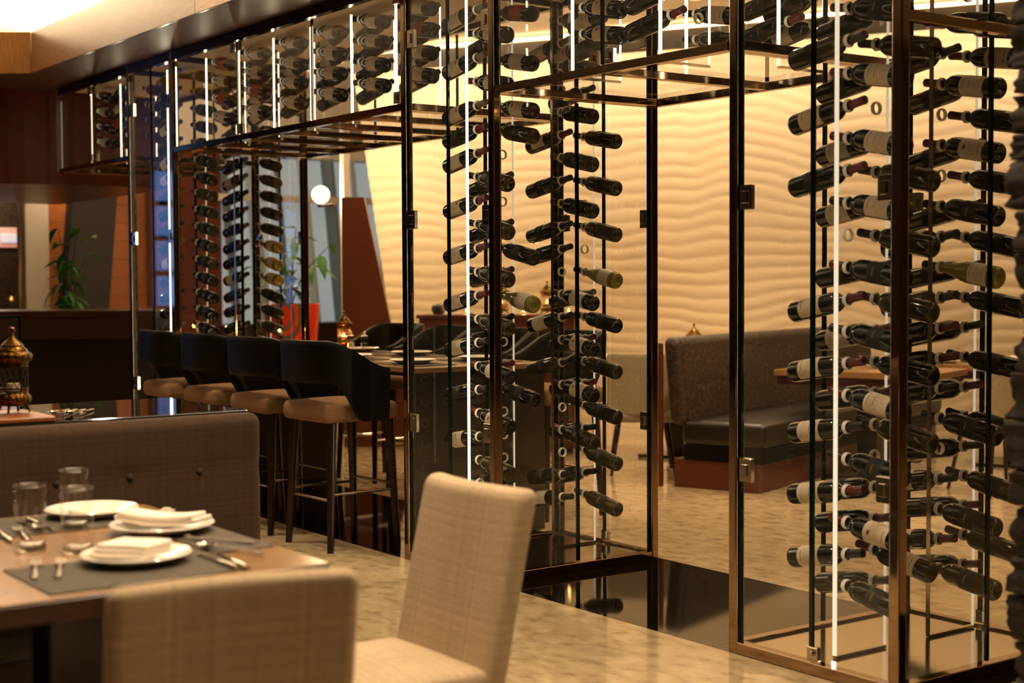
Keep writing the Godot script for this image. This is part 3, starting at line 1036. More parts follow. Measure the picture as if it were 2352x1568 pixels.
func make_cabinets() -> void:
	tower(-9.645, "glass wine cabinet tower at the far end of the bar stools")
	tower(-5.948, "glass wine cabinet tower in the middle, behind the beige chair")
	tower(-3.603, "nearest glass wine cabinet tower beside the rough stone pillar")
	bridge(-9.236, -6.357, "long overhead wine cabinet above the bar stools", [-9.2, -8.75, -8.27, -7.80, -7.33, -6.86, -6.39], 3)
	bridge(-5.539, -4.012, "overhead wine cabinet bridging the open passage", [-5.52, -4.775, -4.03], 2)
	bridge(-11.47, -10.054, "far overhead wine cabinet ending at the curved bulkhead", [-11.45, -10.75, -10.07], 2)
	var rows := []
	for k in 23:
		rows.append(0.295 + 0.1162 * k)
	var top := 2.872
	var near := "tower by stone pillar"
	var g3 := "bottles in the tower by the stone pillar"
	rack(-3.603, -4.04, 0.0465, top, rows, M.led_near, [
		tokens("Rkd Lkw Rrw Lrw Rkd Lkw Rrw Lrw Rkd Lrw Rrd --- Rkw Lrd Rrw Lrw Rrw Lky Rrd"),
		tokens("Lkd Rrw Lrd Lrd --- Rky Lrd Rrd Lrw Rky Lkd Rky Lkw Rky Lkw --- Lkd Rky Lrd")],
		"clear bottle rack sheet nearest the doors, tower by stone pillar", near, g3, 0, 0, 0.5)
	rack(-3.603, -4.565, 0.0465, top, rows, null, [
		tokens("Rgy Lrw Rkd Lkw --- Rkd Lkd Lrd Lrd Lny Rkc Lkd Rkd --- Rrw --- Rrw Lky Rkd"),
		tokens("Lrd Rgy Lrd Rny Lkd Rkd Lrd Rrd Lkd Rrd Lry Rrd Lky Rrd Lkd Rrd Lky Rrw Rkd")],
		"clear bottle rack sheet at the back, tower by stone pillar", near, g3, 2, 0, 1.1)
	var mid := "middle tower"
	var g2 := "bottles in the middle tower"
	rack(-5.965, -4.04, 0.0465, top, rows, M.led, [
		tokens("Lkd --- Rky Lkw Rrw Lkd Rrw Lkw Rky Lrw Rky Lrw Rky Lrw Rky Lrw Lrd Lgw Rrw Lgw Rkw Lgw"),
		tokens("--- Lkd --- --- --- Rkd Lrd --- Lkd Rkc Lrd Rkd Lkd --- Lkd --- Rky Rkw --- Rkw Lky Rkr")],
		"clear bottle rack sheet nearest the doors, middle tower", mid, g2, 0, 0, 1.0)
	rack(-5.965, -4.56, 0.0465, top, rows, null, [
		tokens("Lnw Lkd --- Rrd --- Rkw Lky Rkw Lkw Rkw --- Lkd Lkd Rkd Lkd Rgy Lrw Rkd --- Rkd Lgw Rkw"),
		tokens("Rgy Lkd Rgy Lkd Rrd Lrd Rky Lrd Rrd Lgd Rkc --- Rky --- Rky --- Rny --- Lkd --- Lkw ---")],
		"clear bottle rack sheet at the back, middle tower", mid, g2, 2, 0, 2.0)
	var far := "far tower"
	var g1 := "bottles in the far tower"
	var r1 := rows.slice(4)
	rack(-9.645, -4.04, 0.0465, top, r1, M.led, [fill(19, "L", 5), fill(19, "R", 6, "dddyd", "kkrk")], "clear bottle rack sheet nearest the doors, far tower", far, g1, 0, 4, 0.8)
	rack(-9.645, -4.53, 0.0465, top, r1, null, [fill(19, "L", 7, "dddwd", "kkkg"), fill(19, "R", 8, "ddcyd", "kkrk")], "clear bottle rack sheet at the back, far tower", far, g1, 2, 4, 1.6)
	var rb := rows.slice(19)
	var px := [-9.0, -8.51, -8.03, -7.56, -7.09, -6.62]
	for k in px.size():
		var pl := "%s overhead sheet over stools" % ORD[5 - k]
		rack(px[k], -4.04, 2.312, top, rb, M.led, [fill(4, "R", 20 + k, "wwwwr", "krkk"), fill(4, "L" if k > 0 else "---", 40 + k, "wdw", "rkrr")], "lit clear bottle sheet, %s from the middle tower, overhead cabinet above stools" % ORD[5 - k], pl, "bottles in the long overhead cabinet", 0, 0, 0.08)
	var mb := [[-5.13, -4.04, fill(4, "R", 60, "w", "k"), fill(4, "L", 61, "wy", "gk")], [-4.55, -4.04, fill(4, "L", 62, "d", "r"), fill(4, "---", 1)], [-4.96, -4.56, fill(4, "R", 63, "wyw", "gk"), fill(4, "---", 1)], [-4.39, -4.56, fill(4, "L", 64, "d", "r"), fill(4, "L", 65, "wy", "k")]]
	for k in 4:
		var nm: String = ["first front sheet", "second front sheet", "first rear sheet", "second rear sheet"][k] + " over passage"
		rack(mb[k][0], mb[k][1], 2.312, top, rb, M.led, [mb[k][2], mb[k][3]], "lit clear bottle %s, counted from the middle tower" % nm, nm, "bottles in the overhead cabinet across the passage", 0, 0, 0.08)
	for k in 2:
		rack([-11.12, -10.52][k], -4.04, 2.312, top, rb, M.led, [fill(4, "RL"[k], 70 + k, "dwr", "krk"), fill(4, "R", 72 + k, "rrw", "kr")], "lit clear bottle sheet %s, far overhead cabinet" % ["by the curved bulkhead", "by the far tower"][k], ["bulkhead-end sheet", "tower-end sheet"][k] + " far overhead", "bottles in the far overhead cabinet", 0, 0, 0.07)

# ---------- furniture ----------
func make_stool(label: String, at: Vector3, turn: float, group: String) -> Node3D:
	# faces -z; origin on the floor
	var o := thing("bar_stool", label, "bar stool", at, turn, group)
	var m := MB.new()
	m.rbox(Vector3(0, 0.725, 0.01), Vector3(0.46, 0.10, 0.46), 0.035, 12, func(p):
		if p.y > 0.74:
			p.y += 0.018 * (1.0 - pow(p.x / 0.23, 2)) * (1.0 - pow((p.z - 0.01) / 0.23, 2))
		return p)
	part("seat", m, M.linen_seat, o)
	for sx in [-1.0, 1.0]:
		for sz in [-1.0, 1.0]:
			var lm := MB.new()
			var a := Vector3(sx * 0.215, 0.0, sz * 0.21)
			var b := Vector3(sx * 0.185, 0.68, sz * 0.18)
			lm.tube([a, a.lerp(b, 0.5), b], [0.021, 0.026, 0.034], 4)
			part("leg", lm, M.leg_wood, o)
	for e in [[Vector3(-0.2, 0.27, 0.195), Vector3(0.2, 0.27, 0.195)], [Vector3(-0.2, 0.33, -0.19), Vector3(0.2, 0.33, -0.19)], [Vector3(-0.2, 0.30, -0.19), Vector3(-0.2, 0.30, 0.19)], [Vector3(0.2, 0.30, -0.19), Vector3(0.2, 0.30, 0.19)]]:
		var fm := MB.new()
		fm.tube([e[0], e[1]], 0.0075, 8)
		part("foot_rail", fm, M.steel, o)
	var sm := MB.new()
	var shell := func(u: float, q: float) -> Vector3:
		# u along the wrap, q round the cross-section of the shell
		var an := lerpf(-2.05, 2.05, u)
		var f := absf(an) / 2.05
		var top := 1.105 - 0.15 * smoothstep(0.35, 1.0, f)
		var bot_y := 0.885 - 0.205 * smoothstep(0.42, 0.72, f)
		var sec := TAU * q
		var yy := (top + bot_y) / 2 + (top - bot_y) / 2 * clampf(1.25 * sin(sec), -1, 1)
		var th := 0.024 * clampf(1.5 * cos(sec), -1, 1) * (1.0 - 0.35 * smoothstep(0.9, 1.0, f))
		var fl := 1.0 + 0.10 * (yy - 0.85)
		var sq := pow(pow(absf(sin(an)), 3.2) + pow(absf(cos(an)), 3.2), -1.0 / 3.2)
		return Vector3(sin(an) * sq * (0.255 * fl + th), yy, cos(an) * sq * (0.262 * fl + th))
	sm.grid(48, 20, shell, true)
	for e in [0.0, 1.0]:
		var ps := []
		for k in 20:
			ps.append(shell.call(e, k / 20.0))
		var ctr := Vector3.ZERO
		for p in ps:
			ctr += p / 20.0
		for k in 20:
			sm.face([ctr, ps[k], ps[(k + 1) % 20]], Vector3(0, 0, -1))
	part("back_shell", sm, M.leather, o)
	return o

func make_dining_chair(label: String, at: Vector3, turn: float, group: String) -> Node3D:
	# faces -z
	var o := thing("dining_chair", label, "chair", at, turn, group)
	var m := MB.new()
	m.rbox(Vector3(0, 0.42, -0.005), Vector3(0.45, 0.10, 0.46), 0.028, 12, func(p):
		if p.y > 0.44:
			p.y += 0.022 * (1.0 - pow(p.x / 0.225, 2)) * (1.0 - pow(p.z / 0.23, 2))
		return p)
	part("seat", m, M.linen, o)
	m = MB.new()
	m.rbox(Vector3(0, 0.625, 0.235), Vector3(0.455, 0.55, 0.07), 0.030, 16, func(p):
		var h: float = (p.y - 0.40) / 0.5
		p.z += 0.115 * h - 0.03 * cos(p.x / 0.2275 * PI * 0.5) * clampf(h, 0, 1)
		p.x *= 1.0 - 0.02 * h
		return p)
	part("backrest", m, M.linen, o)
	m = MB.new()
	m.box(Vector3(0, 0.362, -0.005), Vector3(0.43, 0.018, 0.44), 0.003)
	part("seat_frame", m, M.steel, o)
	for sx in [-1.0, 1.0]:
		for sz in [-1.0, 1.0]:
			m = MB.new()
			m.tube([Vector3(sx * 0.20, 0.0, sz * 0.205), Vector3(sx * 0.20, 0.355, sz * 0.20)], [0.018, 0.024], 4)
			part("leg", m, M.leg_wood, o)
	return o

func button(parent: Node, at: Vector3, ax: Vector3, r: float) -> void:
	var m := MB.new()
	var z := ax.normalized()
	var x := z.cross(Vector3.UP).normalized()
	m.xf = Transform3D(Basis(x, z, x.cross(z)), at)
	m.lathe([Vector2(0, -0.004), Vector2(r, -0.004), Vector2(r * 0.95, 0.004), Vector2(r * 0.6, 0.008), Vector2(0, 0.0095)], 14)
	part("button", m, M.button, parent)

func tufted_back(size: Vector3, rows: Array, lean: float, material: Material, dimple: float) -> MB:
	# a padded back standing at the origin, its face towards +z, with dimples at the buttons
	var m := MB.new()
	m.rbox(Vector3(0, size.y / 2, -size.z / 2), size, minf(0.055, size.z * 0.45), 44, func(p):
		if p.z > -0.03:
			var d := 0.0
			for b in rows:
				d += exp(-Vector2(p.x - b.x, p.y - b.y).length_squared() / 0.0012)
			p.z -= dimple * minf(d, 1.0)
		p.z -= lean * p.y
		return p)
	return m

func make_front_seating() -> void:
	# banquette on the far side of the laid table; runs along z and faces +x
	var o := thing("banquette", "brown tweed banquette with a row of buttons behind the laid table", "banquette", Vector3(-4.70, 0, -1.28), PI / 2)
	var bs := []
	for k in 9:
		bs.append(Vector2(-1.12 + 0.01 + k * 0.248 + 0.16, 0.775 - 0.40))
	var back := part("backrest", tufted_back(Vector3(2.05, 0.565, 0.09), bs, 0.0, M.tweed, 0.012), M.tweed, o, Vector3(0.0, 0.39, 0.0))
	for b in bs:
		if absf(b.x) < 0.98:
			button(back, Vector3(b.x, b.y, -0.008), Vector3(0, 0, 1), 0.0125)
	var m := MB.new()
	m.rbox(Vector3(0, 0.39, 0.27), Vector3(2.02, 0.13, 0.50), 0.04, 12)
	part("seat", m, M.leather_brown, o)
	part("plinth", boxm(Vector3(2.0, 0.32, 0.52), 0.004, Vector3(0, 0.16, 0.18)), M.dark_wood, o)
	# console behind it, with a black glass top
	var c := thing("console", "dark console with a mirror-like black glass top behind the banquette", "console", Vector3(-5.175, 0, -1.2))
	part("top", boxm(Vector3(0.72, 0.022, 2.2), 0.003, Vector3(0, 0.946, 0)), M.black_gloss, c)
	part("edge", boxm(Vector3(0.70, 0.05, 2.18), 0.003, Vector3(0, 0.909, 0)), M.red_wood_h, c)
	part("body", boxm(Vector3(0.64, 0.88, 2.1), 0.004, Vector3(0, 0.44, 0)), M.dark_wood, c)
	single("serving_board", boxm(Vector3(0.34, 0.018, 0.84), 0.004, Vector3(0, 0.009, 0)), M.plank_wood, "red-brown wooden board under the brass lantern", "board", Vector3(-4.985, 0.957, -1.19))
	var gs := thing("glass_screen", "upright glass screen with dark green edges behind the brass lantern", "glass screen", Vector3(-5.45, 0.957, -1.40))
	pane_part(gs, "pane", Vector3(0, 0.0, -0.292), Vector3(0, 0, 0.5), 0.335, false)
	var em := MB.new()
	em.bar(Vector3(0, 0, -0.292), Vector3(0, 0.335, -0.292), 0.008, 0.008)
	em.bar(Vector3(0, 0.335, -0.292), Vector3(0, 0.335, 0.5), 0.008, 0.008)
	part("pane_edge", em, M.glass_edge, gs)
	for k in 4:
		var f := fork_mesh() if k % 2 else spoon_mesh()
		single("spare_fork" if k % 2 else "spare_spoon", f, M.silver, ["polished spoon nearest the lantern", "polished fork beside the first spoon", "polished spoon between the two forks", "polished fork farthest from the lantern"][k] + ", on black glass", "cutlery", Vector3(-5.10 + 0.016 * k, 0.9585, -1.715 - 0.024 * k), deg_to_rad(144.0), "cutlery lying on the black glass top")

func fork_mesh() -> MB:
	# along x; tines towards -x
	var m := MB.new()
	m.tube([Vector3(0.10, 0.004, 0), Vector3(0.085, 0.005, 0), Vector3(0.03, 0.006, 0), Vector3(-0.02, 0.011, 0), Vector3(-0.04, 0.008, 0)], [0.0085, 0.009, 0.0055, 0.0035, 0.006], 8, 0.35)
	m.tube([Vector3(-0.035, 0.008, 0), Vector3(-0.045, 0.0065, 0), Vector3(-0.058, 0.0055, 0)], [0.006, 0.0125, 0.0125], 8, 0.14)
	for k in 4:
		var z := -0.0097 + 0.00645 * k
		m.tube([Vector3(-0.055, 0.0055, z), Vector3(-0.08, 0.006, z), Vector3(-0.100, 0.012, z)], [0.0021, 0.0019, 0.0012], 6)
	return m

func spoon_mesh() -> MB:
	var m := MB.new()
	m.tube([Vector3(0.10, 0.004, 0), Vector3(0.085, 0.005, 0), Vector3(0.03, 0.006, 0), Vector3(-0.02, 0.012, 0), Vector3(-0.042, 0.008, 0)], [0.0085, 0.009, 0.0055, 0.0035, 0.004], 8, 0.35)
	m.grid(8, 16, func(u, q):
		var a: float = TAU * q
		return Vector3(-0.068 + cos(a) * u * 0.030, 0.003 + 0.010 * u * u, sin(a) * u * 0.019))
	return m

func knife_mesh() -> MB:
	var m := MB.new()
	m.tube([Vector3(0.11, 0.005, 0), Vector3(0.10, 0.006, 0), Vector3(0.05, 0.006, 0), Vector3(0.015, 0.005, 0)], [0.007, 0.009, 0.0075, 0.006], 8, 0.6)
	m.prism(PackedVector2Array([Vector2(0.017, 0.001), Vector2(0.017, 0.006), Vector2(-0.095, 0.0055), Vector2(-0.11, 0.002)]), -0.0005, 0.0005)
	m.prism(PackedVector2Array([Vector2(0.017, 0.002), Vector2(0.017, 0.003), Vector2(-0.11, 0.003), Vector2(-0.11, 0.002)]), -0.010, 0.006)
	return m

func plate_mesh(r: float) -> MB:
	var m := MB.new()
	m.lathe([Vector2(0, 0.0), Vector2(r * 0.58, 0.0), Vector2(r * 0.64, 0.004), Vector2(r * 0.97, 0.020), Vector2(r, 0.0225), Vector2(r * 0.985, 0.0245), Vector2(r * 0.66, 0.010), Vector2(r * 0.60, 0.006), Vector2(0, 0.006)], 48)
	return m

func tumbler(at: Vector3, h: float, r: float, fill_to: float, label: String) -> void:
	var o := thing("drinking_glass", label, "glass", at, 0, "glasses on the laid table")
	var m := MB.new()
	m.lathe([Vector2(r, 0.018), Vector2(r, h)], 40)
	part("body", m, M.tumbler, o)
	m = MB.new()
	m.lathe([Vector2(0, 0), Vector2(r * 0.94, 0.0), Vector2(r, 0.004), Vector2(r, 0.016), Vector2(r * 0.9, 0.018), Vector2(r * 0.6, 0.014), Vector2(0, 0.013)], 40)
	part("base", m, M.solid_glass, o)
	m = MB.new()
	var pr := []
	for k in 7:
		var a := TAU * k / 6.0
		pr.append(Vector2(r + 0.0013 * cos(a), h + 0.0013 * sin(a)))
	m.lathe(pr, 40)
	part("rim", m, M.solid_glass, o)
	if fill_to > 0:
		m = MB.new()
		m.lathe([Vector2(0, fill_to), Vector2(r * 0.97, fill_to)], 40)
		part("water", m, M.water, o)

func make_laid_table() -> void:
	var o := thing("dining_table", "laid wooden dining table with a dark red edge in front of the banquette", "table", Vector3(-3.635, 0, -0.52))
	var top := 0.75
	part("tabletop", boxm(Vector3(1.146, 0.004, 2.30), 0.001, Vector3(0, top - 0.002, 0)), M.table_wood, o)
	part("edge_board", boxm(Vector3(1.15, 0.047, 2.304), 0.003, Vector3(0, top - 0.0275, 0)), M.table_edge, o)
	for z in [-0.62, 0.62]:
		part("leg", boxm(Vector3(0.13, 0.68, 0.13), 0.005, Vector3(0.28, 0.36, z)), M.dark_wood, o)
		part("foot", boxm(Vector3(0.62, 0.025, 0.45), 0.005, Vector3(0.1, 0.0125, z)), M.black_gloss, o)
	var y := top + 0.0005
	var mats := [[Vector3(-3.265, y, -1.25), Vector3(0.335, 0.003, 0.47), "woven grey placemat at the beige chair's place"], [Vector3(-3.65, y, -1.578), Vector3(0.64, 0.003, 0.165), "woven grey placemat at the table's end"], [Vector3(-4.02, y, -1.24), Vector3(0.30, 0.003, 0.49), "woven grey placemat at the banquette's place"]]
	for e in mats:
		single("placemat", boxm(e[1], 0.001, Vector3(0, 0.0015, 0)), M.mat, e[2], "placemat", e[0], 0.0, "placemats on the laid table")
	y = top + 0.0036
	single("dinner_plate", plate_mesh(0.130), M.china, "white plate with a folded napkin nearest the beige chair", "plate", Vector3(-3.335, y, -1.300), 0, "plates on the laid table")
	single("dinner_plate", plate_mesh(0.138), M.china, "white plate with a curved napkin at the table's end", "plate", Vector3(-3.70, y, -1.515), 0, "plates on the laid table")
	single("dinner_plate", plate_mesh(0.130), M.china, "empty-looking white plate nearest the banquette", "plate", Vector3(-4.075, y, -1.46), 0, "plates on the laid table")
	# napkins
	var m := MB.new()
	for k in 3:
		m.rbox(Vector3(0.004 * k, 0.008 + 0.0105 * k, -0.003 * k), Vector3(0.155 - 0.006 * k, 0.011, 0.115 - 0.004 * k), 0.005, 10, func(p):
			p.y += 0.006 * sin(p.x * 30.0) * 0.3 + 0.05 * p.x * p.x
			return p)
	var nk := single("napkin", m, M.napkin, "thick white napkin folded square on the nearest plate", "napkin", Vector3(-3.335, y + 0.0155, -1.285), 0.55, "napkins on the plates")
	m = MB.new()
	for k in 2:
		m.rbox(Vector3(0, 0.010 + 0.013 * k, 0.008 * k), Vector3(0.245 - 0.02 * k, 0.014, 0.095 - 0.015 * k), 0.0065, 14, func(p):
			p.y += 0.9 * p.x * p.x
			p.z += 0.8 * p.x * p.x
			return p)
	nk = single("napkin", m, M.napkin, "white napkin rolled in a shallow curve on the end plate", "napkin", Vector3(-3.70, y + 0.0165, -1.525), 0.62, "napkins on the plates")
	m = MB.new()
	m.rbox(Vector3(0, 0.006, 0), Vector3(0.10, 0.011, 0.10), 0.005, 10)
	single("napkin", m, M.napkin, "small white napkin lying flat on the plate by banquette", "napkin", Vector3(-4.075, y + 0.0075, -1.46), 0.2, "napkins on the plates")
	# glasses
	tumbler(Vector3(-3.665, top + 0.0005, -1.155), 0.162, 0.0375, 0.0, "empty straight drinking glass at the table's open side")
	tumbler(Vector3(-3.560, top + 0.0005, -1.238), 0.160, 0.0375, 0.152, "drinking glass filled with water beside the nearest plate")
	tumbler(Vector3(-3.905, top + 0.0005, -1.350), 0.160, 0.0375, 0.0, "drinking glass standing behind the water glass")
	# cutlery
	var fm := fork_mesh().mesh()
	var km := knife_mesh().mesh()
	var sm := spoon_mesh().mesh()
	y = top + 0.0042
	var g := "cutlery on the laid table"
	single("fork", fm, M.silver, "outer fork left of the nearest plate", "fork", Vector3(-3.36, y, -1.068), -0.33, g)
	single("fork", fm, M.silver, "inner fork left of the nearest plate", "fork", Vector3(-3.34, y, -1.118), -0.36, g)
	single("knife", km, M.silver, "broad knife close to the nearest plate", "knife", Vector3(-3.215, y, -1.450), 0.0, g)
	single("knife", km, M.silver, "slim knife outside the broad knife", "knife", Vector3(-3.205, y, -1.482), -0.10, g)
	single("spoon", sm, M.silver, "dessert spoon lying outside the knives", "spoon", Vector3(-3.325, y, -1.535), 0.5, g)
	single("fork", fm, M.silver, "dessert fork across the mat between plates", "fork", Vector3(-3.455, y, -1.570), 0.62, g)
	single("knife", km, M.silver, "small knife with its tip under the end plate", "knife", Vector3(-3.46, y, -1.435), 0.05, g)
	single("fork", fm, M.silver, "fork right of the plate by the banquette", "fork", Vector3(-3.915, y, -1.572), -1.0, g)
	single("fork", fm, M.silver, "second fork at the mat's corner by the banquette", "fork", Vector3(-3.955, y, -1.572), -1.05, g)
	single("knife", km, M.silver, "knife left of the plate by the banquette", "knife", Vector3(-3.99, y, -1.285), PI, g)
	single("spoon", sm, M.silver, "spoon left of the plate by the banquette", "spoon", Vector3(-3.98, y, -1.255), PI, g)
	single("fork", fm, M.silver, "fork at the open end of the banquette's mat", "fork", Vector3(-3.885, y, -1.150), -0.05, g)
	single("fork", fm, M.silver, "fork beside the open end fork, nearer the empty glass", "fork", Vector3(-3.86, y, -1.195), -0.15, g)

func lantern(label: String, at: Vector3, k: float, lit: float) -> void:
	var o := thing("moroccan_lantern", label, "lantern", at, 0.0, "pierced brass lanterns")
	o.scale = Vector3.ONE * k
	var flute := func(m: MB, pr: Array, ribs: int, amp: float) -> void:
		var v0 := m.v.size()
		var i0 := m.ix.size()
		m.lathe(pr, ribs * 4)
		for i in range(v0, m.v.size()):
			var p := m.v[i]
			var r := Vector2(p.x, p.z).length()
			if r > 0.03:
				var a := atan2(p.z, p.x)
				var f := 1.0 + amp * cos(a * ribs)
				m.v[i] = Vector3(p.x * f, p.y, p.z * f)
		m.smooth(v0, i0)
	var m := MB.new()
	flute.call(m, [Vector2(0, 0.022), Vector2(0.035, 0.022), Vector2(0.050, 0.030), Vector2(0.056, 0.042), Vector2(0.053, 0.054), Vector2(0.046, 0.062), Vector2(0.046, 0.066), Vector2(0, 0.066)], 16, 0.035)
	part("lower_bowl", m, M.brass, o)
	for i in 4:
		var a := TAU * i / 4.0 + 0.6
		var fm := MB.new()
		fm.tube([Vector3(cos(a) * 0.040, 0.028, sin(a) * 0.040), Vector3(cos(a) * 0.047, 0.012, sin(a) * 0.047), Vector3(cos(a) * 0.052, 0.003, sin(a) * 0.052)], [0.006, 0.004, 0.005], 6)
		part("foot", fm, M.brass_dark, o)
	for yy in [0.070, 0.078, 0.150, 0.158]:
		m = MB.new()
		m.lathe([Vector2(0.044, yy - 0.003), Vector2(0.0485, yy - 0.003), Vector2(0.0485, yy + 0.003), Vector2(0.044, yy + 0.003)], 32)
		part("band", m, M.brass, o)
	m = MB.new()
	for i in 14:
		for sg in [-1.0, 1.0]:
			var path := []
			for j in 7:
				var a: float = TAU * i / 14.0 + sg * j * 0.11
				path.append(Vector3(cos(a) * 0.0465, 0.078 + j * 0.012, sin(a) * 0.0465))
			m.tube(path, 0.0013, 4)
	part("lattice", m, M.brass_dark, o)
	m = MB.new()
	flute.call(m, [Vector2(0.040, 0.160), Vector2(0.047, 0.160), Vector2(0.058, 0.172), Vector2(0.061, 0.184), Vector2(0.055, 0.193), Vector2(0.046, 0.197), Vector2(0.040, 0.200)], 16, 0.04)
	part("collar", m, M.brass, o)
	m = MB.new()
	m.lathe([Vector2(0.048, 0.196), Vector2(0.047, 0.202), Vector2(0.036, 0.212), Vector2(0.036, 0.217), Vector2(0.026, 0.226), Vector2(0.012, 0.238), Vector2(0.006, 0.248), Vector2(0.005, 0.256), Vector2(0.010, 0.262), Vector2(0.011, 0.268), Vector2(0.007, 0.274), Vector2(0, 0.277)], 28)
	part("dome", m, M.brass, o)
	m = MB.new()
	m.lathe([Vector2(0, 0.066), Vector2(0.022, 0.066), Vector2(0.022, 0.094), Vector2(0.018, 0.095), Vector2(0, 0.093)], 20)
	part("candle", m, M.wax, o)
	if lit > 0:
		m = MB.new()
		m.lathe([Vector2(0, 0.095), Vector2(0.004, 0.099), Vector2(0.005, 0.104), Vector2(0.003, 0.112), Vector2(0, 0.121)], 10)
		part("flame", m, M.flame, o)
		omni("candle_light", at + Vector3(0, 0.107 * k, 0), 0.006, Color(1, 0.7, 0.36), lit)

func tealight(label: String, at: Vector3) -> void:
	var o := thing("tealight", label, "candle", at, 0.0, "tealights on the sideboard and tables")
	var m := MB.new()
	m.lathe([Vector2(0.026, 0.003), Vector2(0.031, 0.055)], 24)
	part("cup", m, M.tumbler, o)
	m = MB.new()
	m.lathe([Vector2(0, 0), Vector2(0.024, 0.0), Vector2(0.025, 0.018), Vector2(0, 0.018)], 20)
	part("wax", m, M.wax, o)
	m = MB.new()
	m.lathe([Vector2(0, 0.019), Vector2(0.005, 0.024), Vector2(0.006, 0.030), Vector2(0.003, 0.040), Vector2(0, 0.048)], 10)
	part("flame", m, M.flame, o)
	omni("candle_light", at + Vector3(0, 0.033, 0), 0.006, Color(1, 0.7, 0.36), 0.05)

func mill(label: String, at: Vector3, dark: bool) -> void:
	var o := thing("spice_mill", label, "mill", at, 0.0, "glass salt and pepper mills")
	var m := MB.new()
	m.lathe([Vector2(0.024, 0.004), Vector2(0.023, 0.085)], 20)
	part("jar", m, M.tumbler, o)
	m = MB.new()
	m.lathe([Vector2(0, 0.0), Vector2(0.0225, 0.0), Vector2(0.0215, 0.05), Vector2(0, 0.05)], 20)
	part("pepper" if dark else "salt", m, M.pepper if dark else M.wax, o)
	m = MB.new()
	m.lathe([Vector2(0, 0.085), Vector2(0.024, 0.085), Vector2(0.024, 0.098), Vector2(0.012, 0.104), Vector2(0.007, 0.112), Vector2(0.011, 0.120), Vector2(0.008, 0.128), Vector2(0, 0.130)], 20)
	part("cap", m, M.steel, o)

func make_bar_table() -> void:
	var o := thing("high_table", "long dark walnut high table under the overhead cabinet", "table", Vector3(-7.92, 0, -4.575))
	part("tabletop", boxm(Vector3(2.62, 0.03, 0.89), 0.003, Vector3(0, 0.935, 0)), M.table_wood, o)
	part("end_panel", boxm(Vector3(0.05, 0.92, 0.86), 0.003, Vector3(1.27, 0.46, 0)), M.dark_wood, o)
	part("end_panel", boxm(Vector3(0.05, 0.92, 0.86), 0.003, Vector3(-1.27, 0.46, 0)), M.dark_wood, o)
	part("stretcher", boxm(Vector3(2.48, 0.06, 0.05), 0.003, Vector3(0, 0.88, 0)), M.dark_wood, o)
	var xs := [-6.93, -7.60, -8.27, -8.94]
	var nm := ["nearest", "second", "third", "farthest"]
	for k in 4:
		make_stool("%s dark bar stool with tan seat on the aisle side" % nm[k], Vector3(xs[k], 0, -3.865), 0.05 - 0.03 * k, "bar stools on the aisle side of the high table")
	for k in 4:
		make_stool("%s black bar stool on the window side of the high table" % nm[k], Vector3(-7.02 - 0.68 * k, 0, -5.36), PI + 0.12 * (k % 2), "bar stools on the far side of the high table")
	var ys := 0.9505
	var pm := plate_mesh(0.13).mesh()
	var spots := [Vector3(-6.98, ys + 0.0035, -4.80), Vector3(-7.72, ys + 0.0035, -4.80), Vector3(-8.36, ys + 0.0035, -4.80), Vector3(-6.95, ys + 0.0035, -4.33), Vector3(-7.65, ys + 0.0035, -4.33)]
	var where := ["nearest far-side place", "second far-side place", "third far-side place", "nearest aisle-side place", "second aisle-side place"]
	for k in spots.size():
		single("placemat", boxm(Vector3(0.44, 0.003, 0.30), 0.001, Vector3(0, 0.0015, 0)), M.mat, "woven placemat at the %s of the high table" % where[k], "placemat", spots[k] - Vector3(0, 0.003, 0), 0.0, "placemats on the high table")
		single("dinner_plate", pm, M.china, "white plate at the %s of the high table" % where[k], "plate", spots[k] + Vector3(0, 0.0005, 0), 0.0, "plates on the high table")
	lantern("brass lantern on the high table behind the nearest stool", Vector3(-8.78, ys, -4.92), 0.95, 0.12)
	mill("salt mill beside the lantern on the high table", Vector3(-8.58, ys, -4.86), false)
	mill("pepper mill beside the salt mill on the high table", Vector3(-8.47, ys, -4.90), true)
	tealight("tealight beside the lantern on the high table", Vector3(-8.66, ys, -4.80))

